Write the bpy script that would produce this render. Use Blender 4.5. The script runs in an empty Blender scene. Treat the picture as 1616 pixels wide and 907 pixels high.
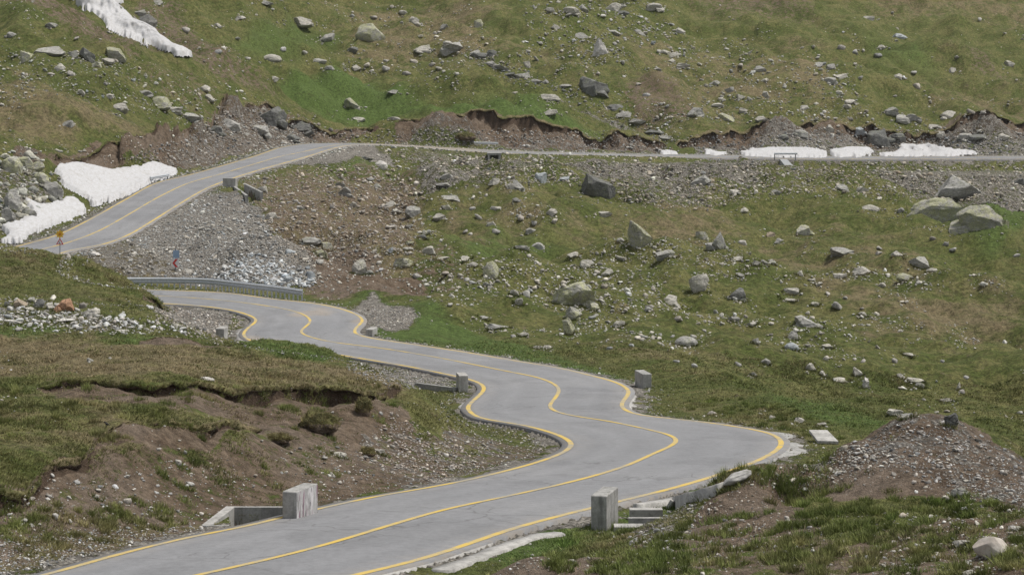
import bpy, math, random
import numpy as np
from mathutils import Vector, Matrix, kdtree

rng = np.random.default_rng(7)
random.seed(7)
scene = bpy.context.scene
COL = scene.collection
F = 3800.0      # focal length in photo pixels (photo 1616 wide)
HZ = 100.0      # eye-level row of the photo
CU = 808.0

def P(u, v, d):
    """point at distance d that the photo shows at (u, v)"""
    return np.array([(u - CU) * d / F, d, (HZ - v) * d / F])

def sstep(a, b, x):
    t = np.clip((x - a) / (b - a), 0, 1)
    return t * t * (3 - 2 * t)

# ------------------------------------------------------------------ noise
def _h(ix, iy, s):
    n = (ix.astype(np.int64) * 374761393 + iy.astype(np.int64) * 668265263 + s * 1442695041) & 0xFFFFFFFF
    n = ((n ^ (n >> 13)) * 1274126177) & 0xFFFFFFFF
    return ((n ^ (n >> 16)) & 0xFFFF) / 65535.0

def vnoise(x, y, s=0):
    ix = np.floor(x); iy = np.floor(y)
    fx = x - ix; fy = y - iy
    fx = fx * fx * fx * (fx * (fx * 6 - 15) + 10); fy = fy * fy * fy * (fy * (fy * 6 - 15) + 10)
    a = _h(ix, iy, s); b = _h(ix + 1, iy, s); c = _h(ix, iy + 1, s); d = _h(ix + 1, iy + 1, s)
    return (a + (b - a) * fx) * (1 - fy) + (c + (d - c) * fx) * fy - 0.5

def fbm(x, y, octv=4, s=0, gain=0.5):
    t = 0; a = 1.0
    for k in range(octv):
        c, sn = math.cos(0.6 * k), math.sin(0.6 * k)
        t = t + a * vnoise((c * x - sn * y) * 2 ** k + 13.7 * k, (sn * x + c * y) * 2 ** k + 7.1 * k, s + k)
        a *= gain
    return t

# ------------------------------------------------------------------ object helpers
def mesh_obj(name, verts, faces, mat=None, parent=None, smooth=True, attrs=None):
    me = bpy.data.meshes.new(name)
    verts = np.asarray(verts, dtype=np.float32)
    if isinstance(faces, np.ndarray):
        k = faces.shape[1]; nf = len(faces)
        me.vertices.add(len(verts)); me.vertices.foreach_set('co', verts.ravel())
        me.loops.add(nf * k); me.loops.foreach_set('vertex_index', faces.astype(np.int32).ravel())
        me.polygons.add(nf)
        me.polygons.foreach_set('loop_start', np.arange(0, nf * k, k, dtype=np.int32))
    else:
        me.from_pydata([tuple(map(float, v)) for v in verts], [], faces)
    if smooth:
        me.polygons.foreach_set('use_smooth', np.ones(len(me.polygons), dtype=bool))
    for an, arr in (attrs or {}).items():
        at = me.attributes.new(an, 'FLOAT_COLOR', 'POINT')
        at.data.foreach_set('color', np.asarray(arr, dtype=np.float32).ravel())
    me.update(calc_edges=True); me.validate(verbose=False)
    if mat: me.materials.append(mat)
    o = bpy.data.objects.new(name, me); COL.objects.link(o)
    if parent: o.parent = parent
    return o

def tag(o, label=None, cat=None, group=None, kind=None):
    if label: o['label'] = label
    if cat: o['category'] = cat
    if group: o['group'] = group
    if kind: o['kind'] = kind
    return o

def empty(name, loc, rz=0.0):
    o = bpy.data.objects.new(name, None); o.location = tuple(map(float, loc)); o.rotation_euler = (0, 0, rz)
    o.empty_display_size = 0.2
    COL.objects.link(o); return o

class MB:
    """collects boxes, tubes and plates for one mesh"""
    def __init__(s): s.v = []; s.f = []
    def add(s, vs, fs):
        b = len(s.v); s.v += [tuple(map(float, p)) for p in vs]; s.f += [tuple(b + i for i in q) for q in fs]
        return s
    def hexa(s, bot, top):
        """4 bottom corners, 4 top corners, both counter-clockwise from above"""
        return s.add(list(bot) + list(top), [(3, 2, 1, 0), (4, 5, 6, 7), (0, 1, 5, 4), (1, 2, 6, 5), (2, 3, 7, 6), (3, 0, 4, 7)])
    def box(s, c, sz, rz=0.0):
        x, y, z = sz[0] / 2, sz[1] / 2, sz[2] / 2
        cs, sn = math.cos(rz), math.sin(rz)
        q = [(c[0] + cs * a - sn * b, c[1] + sn * a + cs * b) for a, b in ((-x, -y), (x, -y), (x, y), (-x, y))]
        return s.hexa([(a, b, c[2] - z) for a, b in q], [(a, b, c[2] + z) for a, b in q])
    def tube(s, p0, p1, r, n=10):
        p0 = Vector(p0); p1 = Vector(p1); ax = (p1 - p0).normalized()
        q = ax.to_track_quat('Z', 'Y'); vs = []
        for p in (p0, p1):
            for k in range(n):
                a = 2 * math.pi * k / n
                vs.append(p + q @ Vector((r * math.cos(a), r * math.sin(a), 0)))
        fs = [(k, (k + 1) % n, n + (k + 1) % n, n + k) for k in range(n)] + [tuple(range(n))[::-1], tuple(range(n, 2 * n))]
        return s.add(vs, fs)
    def plate(s, pts, y0, y1):
        """outline (x, z) counter-clockwise seen from -y, extruded from y0 (front) to y1"""
        n = len(pts)
        vs = [(x, y0, z) for x, z in pts] + [(x, y1, z) for x, z in pts]
        fs = [tuple(range(n)), tuple(range(2 * n - 1, n - 1, -1))] + [(k, n + k, n + (k + 1) % n, (k + 1) % n) for k in range(n)]
        return s.add(vs, fs)
    def build(s, name, mat, parent=None, bevel=0.0, smooth=False):
        o = mesh_obj(name, s.v, s.f, mat, parent, smooth)
        if bevel:
            m = o.modifiers.new('b', 'BEVEL'); m.width = bevel; m.segments = 2; m.limit_method = 'ANGLE'
        return o

# ------------------------------------------------------------------ material helpers
class NT:
    def __init__(s, name):
        s.m = bpy.data.materials.new(name); s.m.use_nodes = True
        s.t = s.m.node_tree; s.t.nodes.clear()
        s.out = s.t.nodes.new('ShaderNodeOutputMaterial')
        s.b = s.t.nodes.new('ShaderNodeBsdfPrincipled')
        s.t.links.new(s.b.outputs[0], s.out.inputs[0])
        s.co = s.t.nodes.new('ShaderNodeTexCoord').outputs['Object']
    def put(s, sock, v):
        if hasattr(v, 'is_output') or isinstance(v, bpy.types.NodeSocket): s.t.links.new(v, sock)
        elif isinstance(v, (tuple, list)) and len(v) == 3 and sock.type == 'RGBA': sock.default_value = (*v, 1)
        else: sock.default_value = v
    def noise(s, scale, detail=4, rough=0.55, co=None, dist=0.0, off=None):
        n = s.t.nodes.new('ShaderNodeTexNoise')
        c = co or s.co
        if off is not None: c = s.vmath('ADD', c, off)
        s.put(n.inputs['Vector'], c); n.inputs['Scale'].default_value = scale
        n.inputs['Detail'].default_value = detail; n.inputs['Roughness'].default_value = rough
        n.inputs['Distortion'].default_value = dist
        return n.outputs[0]
    def voro(s, scale, feature='F1', co=None, out='Distance'):
        n = s.t.nodes.new('ShaderNodeTexVoronoi'); n.feature = feature
        s.put(n.inputs['Vector'], co or s.co); n.inputs['Scale'].default_value = scale
        return n.outputs[out]
    def math(s, op, a, b=0.0, clamp=False):
        n = s.t.nodes.new('ShaderNodeMath'); n.operation = op; n.use_clamp = clamp
        s.put(n.inputs[0], a); s.put(n.inputs[1], b); return n.outputs[0]
    def vmath(s, op, a, b):
        n = s.t.nodes.new('ShaderNodeVectorMath'); n.operation = op
        s.put(n.inputs[0], a); s.put(n.inputs[1], b); return n.outputs[0]
    def ss(s, x, a, b, lo=0.0, hi=1.0):
        n = s.t.nodes.new('ShaderNodeMapRange'); n.interpolation_type = 'SMOOTHSTEP'
        s.put(n.inputs['Value'], x); n.inputs['From Min'].default_value = a; n.inputs['From Max'].default_value = b
        n.inputs['To Min'].default_value = lo; n.inputs['To Max'].default_value = hi
        return n.outputs[0]
    def mix(s, f, a, b, mode='MIX'):
        n = s.t.nodes.new('ShaderNodeMix'); n.data_type = 'RGBA'; n.blend_type = mode
        s.put(n.inputs['Factor'], f); s.put(n.inputs['A'] if False else n.inputs[6], a); s.put(n.inputs[7], b)
        return n.outputs[2]
    def scale(s, col, f):
        """multiply a colour by a scalar"""
        n = s.t.nodes.new('ShaderNodeVectorMath'); n.operation = 'SCALE'
        s.put(n.inputs[0], col); s.put(n.inputs['Scale'], f); return n.outputs[0]
    def attr(s, name):
        n = s.t.nodes.new('ShaderNodeAttribute'); n.attribute_name = name; return n
    def sep(s, c):
        n = s.t.nodes.new('ShaderNodeSeparateColor'); s.put(n.inputs[0], c); return n.outputs
    def stretch(s, v, co=None):
        n = s.t.nodes.new('ShaderNodeMapping'); s.put(n.inputs['Vector'], co or s.co); n.inputs['Scale'].default_value = v
        return n.outputs[0]
    def finish(s, col, rough=0.9, bump=None, bs=0.3, bd=0.05, spec=0.2, metal=0.0):
        s.put(s.b.inputs['Base Color'], col); s.put(s.b.inputs['Roughness'], rough)
        s.b.inputs['Specular IOR Level'].default_value = spec; s.b.inputs['Metallic'].default_value = metal
        if bump is not None:
            n = s.t.nodes.new('ShaderNodeBump'); n.inputs['Strength'].default_value = bs; n.inputs['Distance'].default_value = bd
            s.put(n.inputs['Height'], bump); s.t.links.new(n.outputs[0], s.b.inputs['Normal'])
        return s.m

# ------------------------------------------------------------------ the road's three lines, read off the photo
ZL = np.array([(20, -9.6), (30, -10.1), (48, -11.1), (63, -12.0), (78, -13.1), (90, -14.1), (110, -15.6), (137, -16.9), (156, -17.1), (172, -16.7), (180, -16.5), (190, -16.3)])
ZU = np.array([(185, -16.0), (195, -15.6), (210, -14.8), (225, -13.9), (250, -12.5), (285, -11.4), (318, -11.05), (345, -11.1)])
def herm(T, x):
    X, Y = T[:, 0], T[:, 1]
    m = np.gradient(Y, X)
    i = np.clip(np.searchsorted(X, x) - 1, 0, len(X) - 2); h = X[i + 1] - X[i]; t = np.clip((x - X[i]) / h, 0, 1)
    return Y[i] * (1 + 2 * t) * (1 - t) ** 2 + h * m[i] * t * (1 - t) ** 2 + Y[i + 1] * t * t * (3 - 2 * t) + h * m[i + 1] * t * t * (t - 1)
def inv(T, v, lo, hi):
    d = np.linspace(lo, hi, 4000); V = HZ - F * herm(T, d) / d
    return float(np.interp(-v, -V, d))
def low(u, v): return P(u, v, inv(ZL, v, 25, 185))
def upp(u, v): return P(u, v, inv(ZU, v, 190, 330))

A_low = [(75,907),(165,881),(300,848),(404,828),(447,816),(497,805),(554,792),(604,782),(654,774),(729,760),(808,741),(844,731),(883,717),(899,707),(902,700),(893,692),(875,684),(855,678),(833,672),(804,667),(770,662),(754,658),(742,650),(738,644),(741,638),(754,626),(762,618),(764,612),(758,605),(739,598),(716,593),(654,580),(554,563),(504,555),(474,551),(430,546),(405,541),(391,535.5),(384,529),(386,523),(397,513),(405,507),(403,502),(386,495),(363,489),(325,484),(275,480)]
C_low = [(327,907),(404,890),(504,865),(604,835),(704,806),(808,784),(908,761),(983,739),(1033,717),(1060,705),(1068,697),(1061,690),(1046,685),(1025,680),(958,666),(905,658),(880,652),(869,646),(868,640),(875,631),(881,622),(882,616),(878,610),(868,604),(845,596),(804,588),(704,568),(604,551),(530,542),(500,536),(481,530),(474,525),(479,519),(489,511),(490,506),(484,500),(468,493),(441,487),(416,483),(380,478),(330,473),(270,469)]
B_low = [(564,906),(654,885),(730,861),(808,834),(870,817),(930,802),(980,790),(1058,771),(1133,749),(1190,729),(1220,714),(1232,704),(1233,697),(1226,689),(1208,682),(1170,675),(1108,666),(1040,659),(1008,655),(990,649),(981,641),(984,632),(991,623),(991,615),(980,607),(958,599),(933,593),(883,581),(804,568),(729,555),(654,544),(600,536),(572,531),(561,527),(559,522),(565,514),(572,508),(571,502),(562,496),(544,489),(516,482),(479,476.5),(430,472),(390,466),(350,461.5),(300,459),(255,458)]
A_up = [(12,393),(87,372),(137,349),(200,314),(250,288),(300,276),(350,262),(404,246)]
C_up = [(60,396),(100,386),(150,368),(200,341),(250,312),(300,289),(350,275),(404,259),(445,247)]
B_up = [(100,398),(162,386),(200,372),(240,349),(275,327),(325,298),(352,287),(404,270),(479,249)]
A_far = [(441,233.5,316),(470,228.5,331),(505,226,344),(560,226,350),(620,228,351.5),(700,232.5,352.5),(808,238,353),(900,240.3,360),(1000,242.6,369),(1100,244.2,377),(1240,246,385),(1400,246.6,393),(1616,246,405),(1900,246,418),(2100,246,425)]
B_far = [(541,231,322),(566,228.8,331),(600,229.5,338),(650,233,342.5),(700,237,345),(808,242.5,346),(900,244.5,353),(1000,247,362),(1100,248.5,370),(1240,250.5,378),(1400,251,386),(1616,250.5,398),(1900,250.5,411),(2100,250.5,418)]
C_far = [tuple((np.array(a) + np.array(b)) / 2) for a, b in zip([(500,227.5,333)] + A_far[3:], [(500,233,318)] + B_far[2:])]
C_far = [(480,239,303),(520,231.5,322),(565,227.8,340)] + C_far[2:]
def hid(pts): return [np.array([x, y, z]) for x, y, z in pts]
A_hid = hid([(-34.5,170.6,-16.6),(-42,177,-16.4),(-44.3,187,-16.0)])
C_hid = hid([(-33,175,-16.55),(-38,181,-16.3),(-39.8,189,-15.95),(-39.4,195,-15.65)])
B_hid = hid([(-31,178.6,-16.5),(-35.2,184,-16.2),(-36.6,190,-15.9)])

def spline(pts, step=0.35, sig=1.0):
    pts = np.array(pts); out = []
    for i in range(len(pts) - 1):
        p0 = pts[max(i - 1, 0)]; p1 = pts[i]; p2 = pts[i + 1]; p3 = pts[min(i + 2, len(pts) - 1)]
        L = np.linalg.norm(p2 - p1); n = max(2, int(L / 0.1))
        t0 = 0.0; t1 = t0 + max(np.linalg.norm(p1 - p0), 1e-3) ** .5; t2 = t1 + max(L, 1e-3) ** .5; t3 = t2 + max(np.linalg.norm(p3 - p2), 1e-3) ** .5
        t = np.linspace(t1, t2, n, endpoint=False)[:, None]
        A1 = (t1 - t) / (t1 - t0) * p0 + (t - t0) / (t1 - t0) * p1
        A2 = (t2 - t) / (t2 - t1) * p1 + (t - t1) / (t2 - t1) * p2
        A3 = (t3 - t) / (t3 - t2) * p2 + (t - t2) / (t3 - t2) * p3
        B1 = (t2 - t) / (t2 - t0) * A1 + (t - t0) / (t2 - t0) * A2
        B2 = (t3 - t) / (t3 - t1) * A2 + (t - t1) / (t3 - t1) * A3
        out.append((t2 - t) / (t2 - t1) * B1 + (t - t1) / (t2 - t1) * B2)
    q = np.vstack(out + [pts[-1:]])
    def resamp(q):
        s = np.r_[0, np.cumsum(np.linalg.norm(np.diff(q, axis=0), axis=1))]
        S = np.arange(0, s[-1], step)
        return np.stack([np.interp(S, s, q[:, k]) for k in range(3)], 1)
    q = resamp(q)
    k = int(3 * sig / step) + 1; w = np.exp(-0.5 * (np.arange(-k, k + 1) * step / sig) ** 2); w /= w.sum()
    qp = np.vstack([2 * q[0] - q[k:0:-1], q, 2 * q[-1] - q[-2:-k - 2:-1]])
    q = np.stack([np.convolve(qp[:, j], w, 'valid') for j in range(3)], 1)
    return resamp(q)

def curve(lo, hidp, up, far, ext):
    pts = [low(*p) for p in lo] + hidp + [upp(*p) for p in up] + [P(*p) for p in far]
    e = np.array([-0.475, -0.88, 0])
    p0 = pts[0] + e * ext; p0[2] = herm(ZL, max(p0[1], 20))
    return spline([p0] + pts)
cA = curve(A_low, A_hid, A_up, A_far, 22); cC = curve(C_low, C_hid, C_up, C_far, 20); cB = curve(B_low, B_hid, B_up, B_far, 18)

def match(c, e):
    """for each centre station the nearest edge point, never running back"""
    kd = kdtree.KDTree(len(e))
    for i, p in enumerate(e): kd.insert(p, i)
    kd.balance()
    prev = 0; idx = []
    for i, p in enumerate(c):
        cand = [j for (_, j, dd) in kd.find_n(p, 60) if prev <= j <= prev + 60]
        if cand:
            q = np.array(cand); dd = np.linalg.norm(e[q] - p, axis=1); prev = int(q[dd.argmin()])
        idx.append(prev)
    idx = np.array(idx, float)
    k = 9; idx = np.convolve(np.r_[[idx[0]] * k, idx, [idx[-1]] * k], np.ones(2 * k + 1) / (2 * k + 1), 'valid')
    return np.stack([np.interp(idx, np.arange(len(e)), e[:, j]) for j in range(3)], 1)
mA = match(cC, cA); mB = match(cC, cB)
def outward(m, c, w):
    o = m - c; o[:, 2] = 0; o /= np.linalg.norm(o, axis=1)[:, None] + 1e-9
    return m + o * np.asarray(w)[..., None] if np.ndim(w) else m + o * w
eA = outward(mA, cC, 0.33); eB = outward(mB, cC, 0.33)
W = np.linalg.norm((mA - mB)[:, :2], axis=1)
print('road width min/mean/max', W.min(), W.mean(), W.max(), len(cC))
# ------------------------------------------------------------------ the lie of the land: columns of (row, distance)
COLS = {
 -300: [(1180,34),(907,48),(735,60),(640,74),(525,100),(470,118),(415,143),(450,160),(452,172),(438,186),(400,200),(330,212),(250,224),(200,240),(150,262),(60,305),(0,345),(-150,450),(-500,800)],
 -80: [(1180,34),(907,48),(735,60),(640,74),(525,100),(470,118),(405,146),(445,160),(455,174),(428,188),(395,204),(345,213),(250,226),(160,262),(60,310),(0,350),(-150,450),(-500,800)],
 0: [(1180,34),(1010,40),(907,48),(850,52),(790,56),(735,60),(640,74),(580,86),(525,100),(500,108),(470,118),(430,130),(399,144),(440,157),(370,208),(345,212),(300,218),(235,228),(150,263),(100,287),(60,310),(0,350),(-150,450),(-500,800)],
 100: [(1150,35),(930,49),(860,54),(790,58),(735,62),(690,66),(640,73),(575,86),(525,98),(495,110),(465,122),(435,133),(412,143),(450,156),(345,218),(310,225),(265,237),(240,246),(200,260),(150,278),(100,297),(60,322),(0,362),(-180,480),(-500,800)],
 200: [(1150,36),(1010,41),(800,60),(740,64),(700,67),(660,70),(625,74.5),(590,81),(550,89),(520,97),(495,107),(465,123),(440,136),(485,150),(424,186),(400,196),(290,242),(268,248),(250,252),(230,257),(190,270),(150,287),(100,307),(60,332),(0,372),(-200,500),(-480,800)],
 300: [(1100,38),(800,62),(750,65.5),(705,69),(670,72),(640,75),(590,83),(553,92),(540,104),(533,118),(526,133),(510,148),(430,184),(400,193),(365,208),(330,224),(262,277),(240,283),(205,291),(175,299),(150,309),(100,335),(50,370),(0,405),(-200,530),(-480,820)],
 350: [(600,83),(563,92),(551,102),(547,116),(544,130),(540,143),(534,150),(436,183)],
 400: [(1100,40),(960,48),(780,66),(740,69),(700,72.5),(675,75),(640,78.5),(600,85),(575,90),(549,99),(590,120),(562,134),(444,181),(400,193),(350,213),(310,234),(285,251),(225,304),(200,310),(175,317),(150,328),(100,357),(50,392),(0,432),(-200,560),(-480,840)],
 500: [(1100,42),(960,49),(770,68.5),(740,71),(700,75),(660,80),(630,83),(600,86.5),(570,94),(556,99),(590,120),(465,178),(440,188),(400,204),(350,226),(300,255),(260,287),(210,349),(195,354),(165,366),(120,390),(60,432),(0,475),(-200,620),(-480,860)],
 600: [(1100,43),(960,50),(760,69.5),(720,74.5),(690,78),(660,81.5),(640,84),(610,89),(598,92),(640,102),(605,120),(520,154),(500,162),(480,172),(455,184),(430,194),(400,208),(350,234),(300,265),(262,300),(240,328),(218,356),(200,360),(180,369),(120,401),(60,441),(0,491),(-200,650),(-480,880)],
 700: [(1100,44),(960,50),(540,148),(510,159),(480,171),(455,183),(430,193),(400,207),(350,233),(300,270),(265,307),(248,335),(222,357),(195,362),(170,371),(120,401),(60,441),(0,491),(-200,650),(-480,880)],
 800: [(1150,40),(960,47),(907,50.5),(885,53),(858,58),(540,147),(510,160),(480,172),(440,189),(400,206),(360,225),(320,250),(290,280),(265,312),(225,359),(195,365),(170,374),(120,402),(60,441),(0,491),(-200,650),(-480,880)],
 900: [(1150,40),(960,47),(907,50.5),(880,53.5),(850,58),(565,138),(540,148),(505,163),(470,179),(430,195),(390,213),(350,232),(315,260),(290,288),(268,320),(228,366),(200,372),(175,382),(120,412),(60,452),(0,500),(-200,660),(-480,890)],
 1000: [(1150,39),(960,45),(907,48.5),(875,52),(850,56),(620,119),(580,131),(540,147),(500,165),(460,182),(420,198),(380,215),(340,237),(315,258),(290,290),(265,332),(230,375),(205,382),(180,393),(120,425),(60,465),(0,510),(-200,680),(-480,900)],
 1100: [(1150,39),(960,44.5),(907,48),(860,52.5),(830,56),(808,58),(800,61),(782,65.5),(640,109),(610,121),(580,134),(540,152),(500,171),(460,187),(420,203),(380,221),(345,245),(315,272),(290,304),(268,340),(232,383),(210,390),(185,400),(120,434),(60,474),(0,522),(-200,690),(-480,900)],
 1180: [(1150,39),(960,44),(907,47),(860,51.5),(815,55.0),(765,58.5),(800,63),(765,72),(655,105),(628,114),(602,125),(606,138),(580,150),(540,163),(500,177),(450,196),(400,216),(360,240),(330,265),(300,297),(272,340),(234,387),(212,394),(190,404),(120,441),(60,484),(0,538),(-200,700),(-480,910)],
 1240: [(815,55),(795,58.3),(810,62)],
 1300: [(1150,38),(960,43.5),(907,46.5),(850,51),(800,55),(775,58),(748,61),(765,68),(725,82),(690,93),(665,101),(640,110),(680,126),(640,139),(600,150),(550,164),(500,180),(450,199),(400,222),(360,247),(330,275),(300,308),(272,350),(237,394),(212,401),(190,411),(120,450),(60,497),(0,555),(-200,720),(-480,920)],
 1420: [(1150,37),(960,42.5),(907,45.5),(860,49.5),(820,53),(775,56),(730,58.5),(680,62.5),(735,70),(715,85),(690,95),(664,104),(700,122),(660,135),(620,145),(580,156),(540,168),(500,183),(450,203),(400,229),(360,256),(330,286),(300,321),(272,362),(237,402),(214,410),(190,420),(120,463),(60,512),(0,573),(-200,740),(-480,940)],
 1500: [(1150,37),(960,42),(907,44.5),(860,48.5),(820,52),(780,55),(730,58.5),(672,63.5),(735,71),(725,85),(700,95),(677,104),(715,122),(670,134),(620,146),(580,157),(540,169),(500,185),(450,206),(400,233),(360,261),(330,291),(300,327),(274,366),(237,407),(215,415),(192,425),(120,469),(60,520),(0,582),(-200,750),(-480,950)],
 1616: [(1150,36),(960,41),(907,43.5),(860,47.5),(820,50.5),(785,54),(760,58),(742,62.5),(790,72),(750,86),(715,98),(690,108),(720,124),(670,136),(610,150),(550,169),(500,189),(450,212),(400,240),(360,268),(330,298),(300,335),(276,369),(238,413),(216,420),(195,430),(120,475),(60,530),(0,590),(-200,760),(-480,950)],
 1900: [(1150,36),(960,41),(907,43.5),(820,50),(770,56),(750,62),(790,74),(720,98),(695,108),(725,126),(610,152),(550,172),(500,192),(450,217),(400,245),(330,304),(300,340),(276,378),(238,427),(216,434),(195,444),(120,489),(60,544),(0,604),(-200,775),(-480,960)],
}
ctl = []
roadpts = np.vstack([mA[::9], mB[::9], cC[::9]])
rs = np.stack([CU + roadpts[:, 0] * F / roadpts[:, 1], 20 * np.log(roadpts[:, 1]), HZ - (roadpts[:, 2] - .15) * F / roadpts[:, 1]], 1)
rs = rs[(rs[:, 0] > -420) & (rs[:, 0] < 2060)]
for u, lst in COLS.items():
    for v, d in lst:
        p = np.array([u / 200., 20 * math.log(d)])
        near = np.hypot(rs[:, 0] / 200 - p[0], rs[:, 1] - p[1]).min()
        if near > 0.45: ctl.append((u, 20 * math.log(d), v))
keep = []
for r in rs:
    q = np.array([r[0] / 200, r[1]])
    if all(np.hypot(*(q - k[:2])) > 0.3 for k in keep): keep.append((q[0], q[1], r[2]))
ctl = np.array([(u / 200, t, v) for u, t, v in ctl] + keep)
def phi(r2): return 0.5 * r2 * np.log(r2 + 1e-9)
n = len(ctl)
X = ctl[:, :2]
K = phi(((X[:, None] - X[None]) ** 2).sum(-1)) + np.eye(n) * 0.01
Pm = np.c_[np.ones(n), X]
sol = np.linalg.solve(np.block([[K, Pm], [Pm.T, np.zeros((3, 3))]]), np.r_[ctl[:, 2], 0, 0, 0])
print('controls', n)
GU = np.linspace(-430, 2070, 300); GT = np.linspace(20 * math.log(22), 20 * math.log(1150), 600)
coarse = np.empty((len(GU), len(GT)))
for i, u in enumerate(GU):
    q = np.stack([np.full(len(GT), u / 200), GT], 1)
    coarse[i] = phi(((q[:, None] - X[None]) ** 2).sum(-1)) @ sol[:n] + sol[n] + q @ sol[n + 1:]

def bil(u, t):
    a = np.clip((u - GU[0]) / (GU[1] - GU[0]), 0, len(GU) - 1.001); b = np.clip((t - GT[0]) / (GT[1] - GT[0]), 0, len(GT) - 1.001)
    i = a.astype(int); j = b.astype(int); a = a - i; b = b - j
    return (coarse[i, j] * (1 - a) + coarse[i + 1, j] * a) * (1 - b) + (coarse[i, j + 1] * (1 - a) + coarse[i + 1, j + 1] * a) * b

# turf lips: (row, drop) along the photo's columns; found on the base terrain, then cut as a step facing the camera
LIPS = [
 ([(50,620,0),(100,610,.3),(150,607,.4),(200,613,.45),(260,621,.5),(300,625,.55),(350,627,.65),(400,632,.65),(430,632,.7),(470,622,.75),(520,624,.75),(570,628,.75),(600,628,.7),(622,618,.6),(634,612,0)], 3.2, 90),
 ([(-60,740,.5),(0,742,.6),(40,742,.5),(90,730,.4),(145,722,.5),(152,700,.4),(200,690,.3),(260,692,.4),(330,697,.4),(355,685,.4),(405,674,.5),(418,676,0)], 2.5, 75),
 ([(180,246,.2),(220,238,.6),(265,226,.9),(320,207,1.4),(332,184,1.6),(360,174,1.8),(420,171,1.8),(480,184,1.5),(505,203,.6),(530,206,.3),(560,206,.5),(600,207,.8),(660,196,1.2),(740,188,1.4),(770,185,1.4),(830,190,1.4),(900,195,1.3),(960,204,1.3),(1040,217,.8),(1070,214,.7),(1110,210,1.0),(1180,207,1.2),(1300,195,1.8),(1330,195,1.8),(1400,204,1.4),(1500,207,1.3),(1616,208,1.2),(1900,206,1.2)], 7.0, 500),
 ([(20,236,0),(50,240,.8),(100,246,1.0),(150,247,1.0),(185,245,.4),(195,243,0)], 4.0, 300),
 ([(222,466,0),(240,464,.5),(255,466,.7),(262,470,0)], 2.0, 165),
 ([(200,537,0),(250,538,.12),(300,543,.14),(350,549,.12),(370,550,0)], 1.5, 130),
]
def first_d(u, v, lo=0, hi=1e9):
    t = np.linspace(GT[0], GT[-1], 4000); d = np.exp(t / 20)
    V = bil(np.full_like(t, u), t); ok = (V <= v) & (d > lo) & (d < hi)
    return d[ok.argmax()] if ok.any() else np.nan
LIPD = []
for pts, L, hi in LIPS:
    us = np.arange(pts[0][0], pts[-1][0] + 1, 4.0)
    a = np.array(pts, float)
    vs = np.interp(us, a[:, 0], a[:, 1]); hs = np.interp(us, a[:, 0], a[:, 2])
    ds = np.array([first_d(u, v, 0 if hi < 250 else 180, hi) for u, v in zip(us, vs)])
    ok = ~np.isnan(ds); ds = np.interp(us, us[ok], ds[ok])
    w = np.array([1, 2, 3, 2, 1]) / 9.; ds = np.convolve(np.r_[ds[:1], ds[:1], ds, ds[-1:], ds[-1:]], w, 'valid')
    LIPD.append((us, ds, hs, L))
def lip_dz(u, d, face=False):
    dz = np.zeros_like(d); fc = np.zeros_like(d)
    for k, (us, ds, hs, L) in enumerate(LIPD):
        dl = np.interp(u, us, ds); h = np.interp(u, us, hs, left=0, right=0)
        sc = d / F * 1.0
        x = u * dl / F
        dl = dl + fbm(x * .45, x * 0 + 3.3 * k, 4, 40 + k, .45) * 1.1 * np.clip(dl / 110, .8, 1.8)
        D = dl - d
        h = h * np.where(dl < 200, .78, .8) * (0.80 + 1.1 * fbm(x * 0.6, x * 0 + 9.1 * k, 3, 60 + k))
        w = 0.10 * np.clip(dl / 75, 1, 3)
        drop = sstep(0, w, D) * np.clip(1 - D / L, 0, 1) ** 1.2
        rise = 0.22 * sstep(-2.2, -0.3, D) * (1 - sstep(-0.1, w, D))
        dz += h * (rise - drop)
        if face: fc = np.maximum(fc, np.clip(h / .25, 0, 1) * sstep(-.08, .0, D) * (1 - sstep(w * 1.2, w * 1.2 + .35, D)))
    return fc if face else dz

US = np.r_[np.arange(-430, -30, 8.0), np.arange(-30, 1646, 2.7), np.arange(1650, 2071, 8.0)]
NR = 820
NU = len(US)
TF = np.linspace(GT[0], GT[-1], 2600); DF = np.exp(TF / 20)
Dg = np.empty((NU, NR))
for i, u in enumerate(US):
    uu = np.full_like(TF, u)
    V = bil(uu, TF) - F * lip_dz(uu, DF) / DF
    dv = np.abs(np.diff(V)); wv = np.where((V[1:] > -40) & (V[1:] < 960), 1.0, 0.08)
    m = np.r_[0, np.cumsum(np.minimum(dv * wv / 2.0, 6.0) + np.diff(TF) / 20 * 75 + 0.02)]
    Dg[i] = np.interp(np.linspace(0, m[-1], NR), m, DF)
kk = 7; wk = np.exp(-.5 * (np.arange(-kk, kk + 1) / 3.) ** 2); wk /= wk.sum()
Lp = np.log(np.vstack([np.repeat(Dg[:1], kk, 0), Dg, np.repeat(Dg[-1:], kk, 0)]))
Dg = np.exp(sum(wk[a] * Lp[a:a + NU] for a in range(2 * kk + 1)))
Ug = np.repeat(US[:, None], NR, 1)
Vb = bil(Ug, 20 * np.log(Dg)) - F * lip_dz(Ug, Dg) / Dg         # where the photo shows this piece of ground
LIPW = lip_dz(Ug, Dg, True)
Xg = (Ug - CU) * Dg / F; Yg = Dg.copy()
Zg = (HZ - Vb) * Dg / F
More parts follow.
